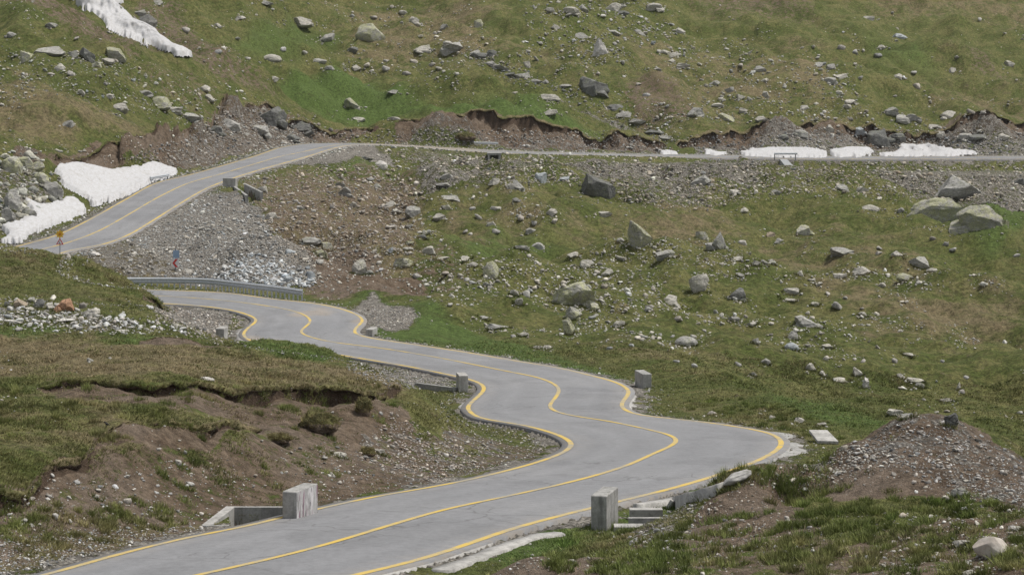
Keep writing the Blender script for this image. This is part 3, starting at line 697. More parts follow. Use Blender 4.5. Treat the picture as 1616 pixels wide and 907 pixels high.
def mat_rock(name, base, lich=.25, lcol=(.25, .25, .17), dark=.45):
    s = NT(name)
    info = s.t.nodes.new('ShaderNodeObjectInfo')
    off = s.vmath('SCALE', info.outputs['Location'], .37)
    co = s.vmath('ADD', s.co, off)
    n1 = s.noise(1.1, 6, .65, co=co); n2 = s.noise(4.5, 5, .7, co=co); n3 = s.noise(19, 4, .7, co=co)
    lay = s.noise(2.2, 5, .65, co=s.stretch((1, 1, 3.6), co))
    c = s.mix(s.ss(lay, .32, .68), tuple(x * .70 for x in base), tuple(x * 1.18 for x in base))
    c = s.mix(s.math('MULTIPLY', s.ss(n2, .54, .68), .5), c, tuple(x * .5 for x in base))
    up = s.sep(s.t.nodes.new('ShaderNodeNewGeometry').outputs['Normal'])[2]
    l = s.ss(s.math('ADD', s.math('MULTIPLY', n1, .6), s.math('MULTIPLY', n2, .5)), .62 - .25 * lich, .70 - .22 * lich)
    c = s.mix(s.math('MULTIPLY', l, min(1, .35 + lich)), c, s.mix(s.ss(n3, .4, .6), lcol, tuple(x * 1.5 for x in lcol)))
    ck = s.voro(1.3, 'DISTANCE_TO_EDGE', co=s.vmath('ADD', s.stretch((1, 1, 2.2), co), s.vmath('SCALE', s.nv(1.5), .5)))
    c = s.mix(s.math('MULTIPLY', s.ss(ck, 0, .035, 1, 0), dark), c, tuple(x * .22 for x in base))
    c = s.scale(c, s.ss(n3, .3, .7, .78, 1.22))
    c = s.scale(c, s.math('ADD', .86, s.math('MULTIPLY', info.outputs['Random'], .26)))
    h = s.math('ADD', s.math('ADD', s.math('MULTIPLY', n2, .7), s.math('MULTIPLY', n3, .3)), s.math('MULTIPLY', s.ss(ck, 0, .05), .35))
    return s.finish(c, .92, h, .7, .12, .15)

def mat_stone_stuff():
    s = NT('loose_stone')
    a = s.attr('tone').outputs['Color']
    n2 = s.noise(5, 4, .7); n3 = s.noise(22, 3, .7)
    c = s.scale(a, s.ss(n2, .3, .7, .65, 1.3)); c = s.scale(c, s.ss(n3, .3, .7, .82, 1.18))
    return s.finish(c, .93, n3, .4, .04, .12)

def mat_grass():
    s = NT('grass_blades')
    a = s.attr('tone').outputs['Color']
    return s.finish(s.scale(a, s.ss(s.noise(3, 3), .3, .7, .8, 1.2)), .8, None, spec=.15)

def mat_snow():
    s = NT('old_snow')
    n1 = s.noise(.5, 5, .6); n2 = s.noise(2.6, 6, .7, co=s.stretch((1, 1, 2.5))); n3 = s.noise(14, 3, .6)
    c = s.mix(s.ss(n2, .38, .68), (.47, .47, .478), (.40, .393, .382))
    c = s.mix(s.math('MULTIPLY', s.ss(n1, .54, .72), .45), c, (.34, .32, .29))
    gr = s.noise(3.0, 6, .75, co=s.stretch((1, .35, 1)), off=(4, 4, 4))
    c = s.mix(s.math('MULTIPLY', s.ss(gr, .52, .70), .5), c, (.22, .20, .175))
    h = s.math('ADD', n2, s.math('MULTIPLY', n3, .4))
    return s.finish(c, .75, h, .18, .15, .2)

def mat_flat(name, col, rough=.5, metal=0.0, var=.12, sc=6.0):
    s = NT(name)
    n = s.noise(sc, 4, .6)
    return s.finish(s.scale(s.mix(0.0, col, col), s.ss(n, .3, .7, 1 - var, 1 + var)), rough, None, metal=metal, spec=.4)

M_ground = mat_ground(); M_asph = mat_asphalt(); M_paint = mat_paint(); M_conc = mat_concrete(); M_conc2 = mat_concrete('pale_concrete', (.36, .35, .33), .3)
M_graf = mat_graffiti(); M_stone = mat_stone_stuff(); M_grass = mat_grass(); M_snow = mat_snow()
M_galv = mat_flat('galvanised_steel', (.47, .49, .51), .5, .1, .12)
M_post = mat_flat('dull_steel', (.20, .21, .22), .5, .5)
ROCKM = {
 'p': mat_rock('pale_rock', (.42, .40, .355), .20, (.27, .265, .19)),
 'w': mat_rock('whitish_rock', (.54, .515, .48), .06),
 'g': mat_rock('grey_rock', (.32, .312, .29), .25, (.22, .222, .16)),
 'd': mat_rock('dark_rock', (.165, .165, .155), .20, (.16, .168, .115), .6),
 'l': mat_rock('lichen_rock', (.34, .33, .29), .5, (.27, .27, .165)),
 'b': mat_rock('bluish_rock', (.38, .405, .415), .05),
 't': mat_rock('tan_rock', (.40, .33, .25), .12),
 'r': mat_rock('rusty_rock', (.36, .215, .135), .05),
}
def mat_smooth():
    s = NT('smooth_rock')
    n1 = s.noise(1.5, 4, .6); n2 = s.noise(8, 5, .7); n3 = s.noise(40, 3, .6)
    c = s.mix(s.ss(n1, .35, .65), (.36, .315, .27), (.46, .425, .38)); c = s.scale(c, s.ss(n2, .3, .7, .84, 1.12)); c = s.scale(c, s.ss(n3, .3, .7, .92, 1.08))
    return s.finish(c, .85, n2, .12, .02, .2)
ROCKM['s'] = mat_smooth()
# ------------------------------------------------------------------ ground and road
land = mesh_obj('hillside', verts, faces, M_ground, None, True, {'cover': cover, 'soil': soil})
tag(land, kind='structure')

ncr = 13
cross = np.linspace(0, 1, ncr)
camber = 0.05 * (1 - (2 * cross - 1) ** 2)
rv = []; wear = []
fr = np.linspace(0, 1, len(cC))
DUSTY = [(430, 540, 22), (505, 492, 30), (570, 507, 22), (480, 497, 26), (400, 535, 20), (700, 232, 90), (620, 229, 70)]
for i in range(len(cC)):
    for k, f in enumerate(cross):
        p = eA[i] * (1 - f) + eB[i] * f
        u = CU + p[0] * F / p[1]; v = HZ - p[2] * F / p[1]
        du = max(math.exp(-((u - a) / r) ** 2 - ((v - b) / (r * .3)) ** 2) for a, b, r in DUSTY)
        wp = max(math.exp(-((f - c) / .07) ** 2) for c in (.16, .36, .62, .83))
        rv.append((p[0], p[1], p[2] + camber[k])); wear.append((du, wp, max(0, 1 - min(f, 1 - f) / .13), 1))
rv = np.array(rv).reshape(len(cC), ncr, 3)
lo = rv[:, [0, -1]].copy(); lo[:, :, 2] -= .38
al = np.concatenate([lo[:, :1], rv, lo[:, 1:]], 1)
wr = np.array(wear).reshape(len(cC), ncr, 4); wr = np.concatenate([wr[:, :1], wr, wr[:, -1:]], 1)
m = ncr + 2
I, J = np.meshgrid(np.arange(len(cC) - 1), np.arange(m - 1), indexing='ij'); q = (I * m + J).ravel()
road = mesh_obj('road', al.reshape(-1, 3), np.stack([q, q + 1, q + m + 1, q + m], 1), M_asph, None, True, {'wear': wr.reshape(-1, 4)})
tag(road, kind='structure')
from mathutils.bvhtree import BVHTree
RB = BVHTree.FromPolygons(rv.reshape(-1, 3).tolist(), [(i * ncr + k, i * ncr + k + 1, (i + 1) * ncr + k + 1, (i + 1) * ncr + k) for i in range(len(cC) - 1) for k in range(ncr - 1)])
def line(name, c, w, lift):
    t = np.gradient(c, axis=0); t[:, 2] = 0; t /= np.linalg.norm(t, axis=1)[:, None]
    n = np.stack([-t[:, 1], t[:, 0], t[:, 2] * 0], 1)
    ww = (w / 2) * (1 + .10 * fbm(np.arange(len(c)) * .35, np.zeros(len(c)), 2, 5))[:, None]
    zz = np.zeros_like(c); zz[:, 2] = lift
    a = c + n * ww; b = c - n * ww
    for q in (a, b):
        for k in range(len(q)):
            h = RB.ray_cast((q[k, 0], q[k, 1], 50), (0, 0, -1))[0]
            if h: q[k, 2] = h.z + lift
    v = np.stack([b, a], 1).reshape(-1, 3); i = np.arange(len(c) - 1) * 2
    return mesh_obj(name, v, np.stack([i, i + 1, i + 3, i + 2], 1), M_paint, road, True)
line('edge_line', mA, .20, .009); line('edge_line', mB, .20, .009); line('centre_line', cC, .18, .012)

# concrete gutter strips outside the yellow lines, broken and uneven in width
def gutter(e, m, lo, hi, w, name='road_gutter', dz=-.03, mat=None):
    uv = np.stack([CU + e[:, 0] * F / e[:, 1], HZ - e[:, 2] * F / e[:, 1]], 1)
    s = np.arange(len(e))[lo:hi]
    o = (e - m); o[:, 2] = 0; o /= np.linalg.norm(o, axis=1)[:, None] + 1e-9
    ww = w * np.clip(.75 + 1.3 * fbm(s * .17, s * 0., 4, 15), .12, 2) * np.minimum(1, np.minimum((s - lo) / 6., (hi - s) / 6.) + .05)
    a = e[s] - o[s] * .05; b = e[s] + o[s] * ww[:, None]
    a[:, 2] += dz + .004; b[:, 2] += dz - .03; c = b.copy(); c[:, 2] -= .35
    v = np.stack([a, b, c], 1).reshape(-1, 3)
    i = np.arange(len(s) - 1) * 3
    f = np.vstack([np.stack([i, i + 1, i + 4, i + 3], 1), np.stack([i + 1, i + 2, i + 5, i + 4], 1)])
    return tag(mesh_obj(name, v, f, mat or M_conc2, None, True), kind='structure')
def st(d):   # centre station nearest to distance d on the lower leg
    return int(np.abs(cC[:420, 1] - d).argmin())
gutter(eB, mB, st(50), st(61), .14); gutter(eB, mB, st(83), st(96), .62, mat=M_conc)
gutter(eB, mB, st(108), st(117), .45)
gutter(eA, mA, st(108), st(117), .3); gutter(eA, mA, st(145), st(158), .3)

# ------------------------------------------------------------------ light, sky, camera
SUN = Vector((0.40, 0.06, 0.90)).normalized()
w = bpy.data.worlds.new('World'); scene.world = w; w.use_nodes = True
nt = w.node_tree; bg = nt.nodes['Background']
sky = nt.nodes.new('ShaderNodeTexSky'); sky.sky_type = 'NISHITA'; sky.sun_disc = False
sky.sun_elevation = math.asin(SUN.z); sky.sun_rotation = math.atan2(SUN.x, SUN.y)
sky.altitude = 2000; sky.dust_density = 6.0; sky.air_density = 1.0; sky.ozone_density = 0.6
hs = nt.nodes.new('ShaderNodeHueSaturation'); hs.inputs['Saturation'].default_value = 0.25
nt.links.new(sky.outputs[0], hs.inputs['Color']); nt.links.new(hs.outputs[0], bg.inputs[0]); bg.inputs[1].default_value = 0.085
sl = bpy.data.lights.new('sun', 'SUN'); sl.energy = 2.0; sl.angle = math.radians(10); sl.color = (1.0, .955, .89)
so = bpy.data.objects.new('sun', sl); COL.objects.link(so); so.rotation_euler = SUN.to_track_quat('Z', 'Y').to_euler()
HZTOP = float(Zg.max()) + 6; print('top', HZTOP, Zg.min(), Xg.min(), Xg.max())
hz = MB(); hz.hexa([(-700, -60, -60), (700, -60, -60), (700, 1300, -60), (-700, 1300, -60)], [(-700, -60, HZTOP), (700, -60, HZTOP), (700, 1300, HZTOP), (-700, 1300, HZTOP)])
hm = bpy.data.materials.new('thin_haze'); hm.use_nodes = True; hn = hm.node_tree; hn.nodes.clear()
ho = hn.nodes.new('ShaderNodeOutputMaterial'); pv = hn.nodes.new('ShaderNodeVolumePrincipled'); pv.inputs['Color'].default_value = (.93, .95, .98, 1); pv.inputs['Density'].default_value = .00004
hn.links.new(pv.outputs[0], ho.inputs['Volume']); tag(hz.build('haze', hm), kind='stuff')
cam = bpy.data.cameras.new('camera'); co = bpy.data.objects.new('camera', cam); COL.objects.link(co)
co.location = (0, 0, 0); co.rotation_euler = (math.pi / 2, 0, 0)
cam.sensor_width = 36; cam.lens = F / 1616 * 36; cam.shift_y = -(453.5 - HZ) / 1616; cam.clip_start = 1; cam.clip_end = 4000
cam.dof.use_dof = True; cam.dof.focus_distance = 120; cam.dof.aperture_fstop = 5.6
scene.camera = co
vs = scene.view_settings; vs.view_transform = 'Standard'; vs.look = 'None'; vs.gamma = 1; vs.exposure = 0.90; vs.use_curve_mapping = False
scene.cycles.max_bounces = 5; scene.cycles.diffuse_bounces = 3
# ------------------------------------------------------------------ rocks
def ico(sub):
    t = (1 + 5 ** .5) / 2
    v = [(-1,t,0),(1,t,0),(-1,-t,0),(1,-t,0),(0,-1,t),(0,1,t),(0,-1,-t),(0,1,-t),(t,0,-1),(t,0,1),(-t,0,-1),(-t,0,1)]
    f = [(0,11,5),(0,5,1),(0,1,7),(0,7,10),(0,10,11),(1,5,9),(5,11,4),(11,10,2),(10,7,6),(7,1,8),(3,9,4),(3,4,2),(3,2,6),(3,6,8),(3,8,9),(4,9,5),(2,4,11),(6,2,10),(8,6,7),(9,8,1)]
    v = [np.array(p) / np.linalg.norm(p) for p in v]
    for _ in range(sub):
        c = {}; nf = []
        def midp(a, b):
            k = (min(a, b), max(a, b))
            if k not in c: m = v[a] + v[b]; v.append(m / np.linalg.norm(m)); c[k] = len(v) - 1
            return c[k]
        for a, b, d in f:
            x, y, z = midp(a, b), midp(b, d), midp(d, a); nf += [(a, x, z), (b, y, x), (d, z, y), (x, y, z)]
        f = nf
    return np.array(v), np.array(f)
ICO = {k: ico(k) for k in range(5)}
def rock_shape(seed, sub, cuts=11, noise=.05, peak=0.0, round_=False):
    """a stone broken along flat planes; fills the box -1..1"""
    r = np.random.default_rng(seed)
    v, f = ICO[sub]; v = v * 1.0
    if not round_:
        n = r.normal(size=(cuts, 3)); n[:, 2] *= .8; n /= np.linalg.norm(n, axis=1)[:, None]
        off = r.uniform(.42, .80, cuts)
        for k in range(cuts):
            d = v @ n[k] - off[k]; v = v - np.clip(d, 0, None)[:, None] * n[k]
    if sub >= 2:
        s = r.uniform(0, 99)
        d = fbm(v[:, 0] * 2.1 + s, v[:, 1] * 2.1 + v[:, 2] * 1.7, 4, seed % 97, .55) + fbm(v[:, 2] * 2.3 + s, v[:, 0] * 1.1 - v[:, 1] * 1.9, 4, seed % 89, .55)
        v = v * (1 + noise * 2 * d)[:, None]
    else:
        v = v * r.uniform(.82, 1.1, (len(v), 1))
    if peak: v[:, :2] *= (1 - peak * np.clip((v[:, 2:3] + 1) / 2, 0, 1))
    lo, hi = v.min(0), v.max(0)
    return (v - (lo + hi) / 2) / ((hi - lo) / 2), f

# positions read off the photo in 404 x 227 px tiles: centre x, y, width, height (quarter pixels), stone kind
TILES = {
(0,0): "160,345,90,100,l 375,415,80,60,p 545,345,110,100,d 720,340,150,90,l 600,400,80,40,l 1000,645,160,80,l 750,665,110,80,p 1100,690,110,50,p 1200,730,180,80,g 425,775,75,55,g 930,130,120,90,g 880,75,90,50,g 980,10,90,40,g 740,45,60,40,g 1280,550,90,60,p 1310,610,90,50,p 910,575,120,50,g 300,310,220,70,g 70,215,70,50,g 100,345,40,40,p 320,155,80,40,g 480,235,40,40,g 450,465,60,30,p 325,465,50,25,p 150,465,40,30,p 510,575,50,50,p 680,600,70,40,p 1510,110,80,40,p 1500,240,40,30,p 1375,325,60,25,p 1370,155,60,35,p 1175,190,60,25,p 665,525,35,30,p 670,385,100,50,p 455,330,80,70,g 1440,770,150,90,g 1370,810,110,70,d",
(404,0): "265,130,200,60,p 440,230,110,70,g 715,215,200,120,l 95,370,130,50,p 110,490,70,40,p 605,655,110,75,l 1240,310,170,80,g 1400,140,70,80,l 1000,120,80,70,p 1190,165,60,45,g 605,310,80,50,d 400,380,90,40,g 460,425,60,40,g 630,425,80,50,p 875,580,100,30,g 875,745,90,30,p 1050,300,120,70,p 740,110,50,25,p 605,100,35,20,p 1000,390,60,30,p 1110,405,50,30,p 950,460,60,30,p 170,305,50,40,p 100,740,200,120,d 290,790,160,90,d 1210,265,70,30,p 1380,330,70,60,g 825,380,50,40,g 820,430,50,30,g 60,15,100,30,g 20,810,160,80,g 210,860,150,60,d 650,750,80,30,p 1490,330,80,50,d 1400,350,120,40,d 1470,395,110,35,g 1550,425,120,45,g 1600,470,90,40,d",
(808,0): "555,300,100,110,w 640,35,120,80,p 700,80,90,40,d 370,65,120,60,p 240,60,60,50,p 440,40,90,60,g 900,45,130,60,p 800,200,80,50,g 430,225,130,60,g 1060,190,60,50,p 640,205,90,40,g 960,325,90,35,p 1030,340,80,40,p 1005,380,70,40,p 1080,410,90,40,p 995,295,40,50,p 150,365,45,40,p 520,550,230,110,d 650,670,120,50,d 245,610,130,50,p 230,710,120,40,p 920,435,50,40,p 540,460,40,35,p 800,530,50,20,p 850,600,70,25,p 1160,700,110,80,g 1340,730,130,70,l 1300,660,90,40,p 1370,560,60,60,g 1440,610,60,50,p 1470,690,80,40,p 1560,430,90,50,g 1440,410,50,40,p 1280,520,70,40,g 1580,755,100,50,p 1600,590,50,60,p 275,165,60,40,p 90,400,60,50,p 210,515,50,30,p 1010,150,40,30,p 60,470,110,50,g 150,510,90,40,g 330,545,110,30,g 700,720,110,40,g 790,770,120,35,g 900,830,130,40,d 970,870,110,35,g",
(1212,0): "635,110,90,35,p 835,225,100,50,b 720,295,70,30,p 690,350,60,30,p 310,405,80,40,g 395,415,60,50,g 390,500,120,70,g 470,475,90,50,p 1150,715,120,60,p 770,695,110,60,g 860,750,110,70,g 920,735,110,50,g 1050,795,90,30,p 1090,840,60,50,p 235,675,60,40,p 420,740,40,40,p 385,805,70,60,p 1520,395,80,50,p 1190,355,50,40,p 1170,440,60,50,p 820,475,60,40,p 940,545,60,30,p 920,455,50,30,g 700,870,180,130,d 590,845,90,60,b 800,870,150,60,d 1480,860,90,40,p 450,585,60,40,p 520,640,80,40,p 500,665,60,35,p 1280,705,60,30,p 1355,710,50,25,p 1250,850,120,45,g 1330,870,140,50,d 200,840,110,50,g 90,860,90,40,d 800,595,30,50,g 460,300,60,25,p 550,330,60,25,p",
(0,227): "60,110,150,160,l 150,100,110,90,l 250,200,130,120,l 330,270,150,150,g 90,330,140,200,g 40,430,110,150,g 180,430,120,100,g 230,130,100,80,l 600,690,80,50,w 430,710,60,30,p 820,800,45,40,w 1180,800,60,40,p",
(404,227): "690,90,90,30,d 785,135,90,55,w 1200,200,90,40,g 1195,265,130,25,g 1230,340,130,40,g 845,375,90,55,p 990,415,110,100,g 1195,395,65,45,p 1510,405,80,30,p 1485,500,60,35,p 1400,460,60,30,p 1160,455,90,60,p 1365,405,45,35,p 885,420,60,35,p 770,465,60,40,t 610,375,50,45,p 560,290,110,90,g 275,400,55,35,b 100,450,100,70,p 340,610,150,70,g 405,680,90,60,l 440,640,100,60,l 655,775,110,120,p 930,740,140,70,l 840,665,60,55,b 960,660,100,30,p 965,625,60,35,l 1080,660,110,70,p 1170,720,100,30,p 1480,800,100,110,l 1460,880,60,50,g 1330,720,80,40,p 1365,755,60,45,p 1070,555,50,45,l 970,515,80,35,g 1040,580,90,30,d 850,530,70,25,p 1195,820,75,25,p 1325,850,50,40,p 1015,830,50,30,p 350,820,60,70,b 205,845,70,60,b 275,790,50,35,w 220,675,80,40,b 250,835,50,40,b 40,280,70,60,p 1515,550,60,30,p 1320,545,40,35,p 1350,565,30,30,p 1500,230,80,60,p 1610,260,60,60,p 720,220,50,40,p 770,260,60,50,g 530,255,60,50,g 1450,320,40,30,p 715,805,50,50,g",
(808,227): "175,215,90,70,b 330,215,70,45,b 540,270,240,140,d 240,425,95,60,p 570,440,130,45,p 810,585,160,180,l 1300,610,150,130,g 1200,580,90,60,l 980,690,150,70,g 690,605,65,40,g 690,720,75,35,p 160,635,100,65,g 60,650,90,40,g 470,745,110,90,p 600,800,80,60,p 390,695,90,50,p 120,545,75,45,g 140,495,50,40,p 270,485,50,30,p 1180,880,130,110,p 1200,220,150,80,g 880,190,50,40,r 1450,620,50,35,p 1330,705,30,30,p 1420,720,80,30,p 1540,745,60,50,p 1590,740,60,40,g 1440,825,60,40,g 190,793,40,20,p 30,350,60,40,g 40,250,90,90,g 145,100,40,30,w 1410,300,70,50,p 1460,415,70,50,p 60,470,70,20,p",
(1212,227): "1200,280,330,170,g 1090,420,480,165,l 1310,470,330,180,l 600,285,90,65,p 475,270,90,60,g 640,395,160,55,p 840,415,50,45,g 1040,590,45,45,p 1500,490,50,45,l 940,735,160,80,g 820,685,80,50,p 1040,790,90,35,p 490,670,200,60,g 600,790,160,70,p 455,825,90,50,p 200,810,60,50,p 870,830,120,60,l 240,535,120,80,l 20,565,60,45,t 75,605,70,40,g 700,690,60,25,p 1570,700,50,30,p 1120,625,40,30,p 1165,665,50,30,g 20,740,60,40,g 700,655,40,30,p 1590,230,80,60,d 45,295,70,40,g",
(0,454): "125,95,95,60,t 45,95,45,60,g 195,70,60,50,g 240,100,80,70,d 400,110,140,95,r 320,110,60,60,p 520,120,80,25,b 560,160,130,65,p 195,130,80,35,p 400,205,160,20,w 760,270,140,25,w 720,215,50,20,p 1120,235,70,30,p 1290,575,120,25,w 80,215,160,20,w 500,260,60,30,w",
(404,454): "1090,50,35,40,p 1225,105,45,30,p 1430,185,75,30,g 1530,240,160,40,g 480,785,30,15,w 790,790,35,25,p",
(808,454): "390,40,320,160,l 390,160,110,95,l 360,250,80,115,l 1005,85,135,80,p 1420,40,140,80,d 675,225,85,50,p 605,210,40,30,p 790,195,30,40,w 870,135,40,20,p 1100,340,150,70,g 1010,295,40,50,p 1055,198,80,20,p 1175,170,30,30,p 940,350,50,40,p 755,360,40,35,p 615,380,45,25,p 1035,460,45,35,p 1150,495,60,30,p 1425,480,50,35,p 1520,540,60,40,p 1535,330,50,60,g 70,290,75,45,p 10,300,40,35,p 160,370,70,40,p 220,370,60,40,p 415,345,30,30,p 1215,270,40,25,p 1600,460,60,60,g 1400,190,80,50,g 1510,225,80,35,p 1260,795,70,20,p 40,80,60,60,p 15,25,60,60,p 1285,150,50,40,p 1470,175,40,35,p",
(1212,454): "150,370,95,55,b 255,215,190,80,g 155,290,75,80,g 375,365,75,40,p 270,490,80,70,p 345,535,50,55,p 460,580,140,30,p 570,530,65,65,p 615,600,50,80,w 840,550,60,40,p 930,580,130,30,p 960,610,60,40,g 880,420,80,35,p 800,460,45,30,p 690,370,40,35,p 545,445,35,30,p 600,460,40,30,g 1250,560,40,30,w 1100,460,40,30,p 1120,705,80,30,p 800,785,110,40,p 880,800,100,40,g 1160,840,90,95,d 190,830,90,60,p 30,820,60,30,p 340,855,60,40,p 440,120,80,25,p 590,125,30,25,p 1200,610,30,80,p 1230,655,50,20,p 600,165,60,40,p 300,100,60,40,p 130,75,120,20,p 150,20,110,50,p 375,30,40,40,p 490,60,40,40,p",
(0,680): "325,278,45,20,w 485,315,45,40,w 195,420,50,35,p 310,405,45,30,p 615,365,50,35,p 600,410,55,40,p 1120,195,60,35,g 1000,115,40,25,w 1165,130,40,20,p 1200,330,50,25,w 150,565,50,20,w 345,535,60,35,p 440,570,60,30,p 800,440,60,35,p",
(404,680): "430,165,50,35,p 520,145,100,40,p 480,275,50,35,w 685,160,60,35,p 780,125,70,50,p 860,95,40,25,p 525,320,50,30,p",
(808,680): "1450,555,35,30,w",
(1212,680): "1415,735,235,155,s 1240,708,130,40,p 1215,385,120,60,g 1010,315,50,40,p 480,705,50,20,p 110,770,60,25,p 290,750,50,35,p 1600,500,80,30,p 1560,610,110,40,g 900,845,80,30,p 1270,885,90,40,p 1065,780,40,25,p 790,270,40,20,p 1325,55,50,35,p",
}
# landmarks with a label of their own: (u, v) of the stone -> (label, short phrase for its neighbours, shape)
NAMED = {
 (905,465): ("broad flat-topped boulder patched with yellow-green lichen, largest beside the mid slope", "the broad lichen boulder", ''),
 (905,494): ("angular lichen stone wedged directly under the broad flat-topped boulder", "the wedged lichen stone", ''),
 (898,516): ("upright lichen slab, lowest of the three stones under the broad boulder", "the upright lichen slab", 'tall'),
 (1010,373): ("tall leaning boulder, pale with lichen along its left edge, alone on the turf hummock", "the tall leaning boulder", 'tall'),
 (1133,380): ("dark-cracked grey boulder, right half of the pair on the mid-slope hummock", "the dark-cracked boulder", ''),
 (1108,372): ("lichen-covered low boulder, left half of the pair on the mid-slope hummock", "the low lichen boulder", ''),
 (943,294): ("dark pyramid-shaped outcrop with mossy skirts below the far road", "the dark pyramid outcrop", 'peak'),
 (1512,297): ("huge tilted grey slab leaning on the scree, behind the largest lichen outcrop", "the huge tilted slab", 'slab'),
 (1482,332): ("largest outcrop of all, long striped lichen rock lying on the right slope", "the largest lichen outcrop", ''),
 (1540,347): ("blunt right end of the largest outcrop, cracked and lichen-spotted", "the blunt cracked outcrop", ''),
 (583,54): ("dark green pyramid boulder sharp-topped on the upper meadow", "the sharp green pyramid boulder", 'peak'),
 (947,75): ("bright white jagged rock standing out on the upper slope", "the white jagged rock", 'peak'),
 (938,138): ("long dark slab slanting down to the right above the far cut bank", "the long dark slab", 'slab'),
 (774,427): ("tall lichen boulder with dark cracks where the brown hollow meets green turf", "the tall cracked lichen boulder", 'tall'),
 (568,421): ("pinkish blocky boulder sitting in the brown hollow beyond the hairpin", "the pinkish hollow boulder", ''),
 (100,482): ("rust-orange boulder in the row of rocks on the left hill", "the rust-orange boulder", ''),
 (140,494): ("pinkish flat boulder right of the rust-orange one", "the pinkish flat boulder", ''),
 (31,478): ("tan rounded boulder left of the rust-orange one on the left hill", "the tan boulder", ''),
 (60,479): ("dark wedge rock between the tan boulder and the rust-orange one", "the dark wedge rock", ''),
 (1566,865): ("smooth whitish boulder resting on bare soil in the lower right corner", "the smooth whitish boulder", 'round'),
 (1522,857): ("flat pale slab touching the left side of the smooth whitish boulder", "the flat slab by the whitish boulder", 'slab'),
 (1502,664): ("dark rounded rock perched on top of the gravel mound", "the dark rock on the mound", 'tall'),
 (1516,776): ("smooth grey stone half sunk at the foot of the gravel mound", "the half-sunk smooth stone", 'round'),
 (555,164): ("square pale boulder on the bright meadow above the cut bank", "the square meadow boulder", ''),
 (470,33): ("long pale ledge rock near the top of the meadow", "the long pale ledge", ''),
 (428,93): ("smooth pale log-shaped stone lying on the upper meadow", "the log-shaped stone", 'round'),
 (714,78): ("long grey ledge with a dark overhang on the upper meadow", "the dark overhang ledge", ''),
 (1276,508): ("weathered grey slab pile hump on the right slope", "the grey slab hump", ''),
 (1366,604): ("whitest stone at the foot of a short column of stones on the dark valley slope", "the whitest valley stone", ''),
 (1355,587): ("pale boulder at the head of the short stone column on the dark valley slope", "the column-head stone", ''),
 (1060,475): ("clean pale boulder with a sharp left point on the lower mid slope", "the pale pointed boulder", ''),
 (1103,453): ("pale wedge boulder standing on end on the mid slope", "the pale wedge boulder", 'tall'),
 (1163,464): ("dark hollow-faced boulder on the mid slope right of the pale wedge", "the hollow-faced boulder", ''),
 (1083,539): ("low dark grey whaleback rock above the roadside meadow", "the whaleback rock", 'round'),
 (1250,547): ("bluish rounded boulder on the right slope", "the bluish boulder", 'round'),
 (600,261): ("white rounded boulder at the end of the gravel terrace by the upper road", "the white terrace boulder", 'round'),
 (577,250): ("dark flat slab lying on the gravel terrace by the upper road", "the dark terrace slab", 'slab'),
 (323,598): ("long whitish stone lying in the dry grass of the left hill", "the long whitish stone", 'round'),
 (429,185): ("steep dark bedrock slab in the cut above the upper road", "the steep dark bedrock slab", ''),
 (1387,218): ("dark overhanging bedrock in the cut bank above the far snow", "the dark far bedrock", ''),
 (250,161): ("ribbed lichen slab tilted on the left upper slope", "the ribbed lichen slab", 'slab'),
 (136,86): ("dark blocky boulder at the edge of the brown slope below the snow strip", "the dark edge boulder", ''),
 (180,85): ("large lichen rock with a dark gap, beside the dark edge boulder", "the gapped lichen rock", ''),
 (233,32): ("blue-grey layered rock on the right side of the long snow strip", "the layered snowside rock", ''),
 (1420,113): None,
 (852,281): ("square bluish-grey block on the slope under the far road", "the square bluish block", ''),
 (1458,650): None,
 (1412,651): ("long flat pale rock where the near meadow drops to the dark valley", "the long meadow-edge rock", 'slab'),
 (1028,244): None,
}
NAMED = {k: v for k, v in NAMED.items() if v}
EXTRA_MARKS = [(470,787,"the sprayed concrete block"),(957,797,"the near right concrete block"),(1015,596,"the meadow concrete block"),(727,603,"the inner-bend concrete block"),(785,248,"the far box culvert"),(1238,243,"the far short guardrail"),(345,440,"the long guardrail"),(200,40,"the long snow strip"),(150,300,"the big roadside snowbank"),(1470,238,"the rightmost snow patch"),(392,305,"the wing-walled culvert"),(1303,697,"the loose concrete slab"),(94,385,"the sign post with yellow star")]
rocks = []
for (tu, tv), txt in TILES.items():
    for q in txt.split():
        x, y, w_, h_, t_ = q.split(',')
        rocks.append([tu + float(x) / 3.995, tv + float(y) / 3.995, float(w_) / 3.995, float(h_) / 3.995, t_])
rocks.sort(key=lambda r: -r[2] * r[3])
for r in rocks: r.append(None)
for (nu, nv), val in NAMED.items():
    best = min((r for r in rocks if r[5] is None), key=lambda r: math.hypot(r[0] - nu, r[1] - nv))
    if math.hypot(best[0] - nu, best[1] - nv) > 9: print('no rock near', nu, nv, val[0]); continue
    best[5] = val
solo = [r for r in rocks if r[5]] + [r for r in rocks if not r[5]]
MAXR = 292
rest = solo[MAXR:]; solo = solo[:MAXR]
marks = [(r[0], r[1], r[5][1]) for r in solo if r[5]] + EXTRA_MARKS
KINDW = {'p': 'pale', 'w': 'whitish', 'g': 'grey', 'd': 'dark', 'l': 'lichen-spotted', 'b': 'bluish', 't': 'tan', 's': 'smooth', 'r': 'rusty'}
def direction(du, dv):
    a = math.degrees(math.atan2(-dv, du)) % 360
    return ['right of', 'upper right of', 'above', 'upper left of', 'left of', 'lower left of', 'below', 'lower right of'][int((a + 22.5) // 45) % 8]
pend = []
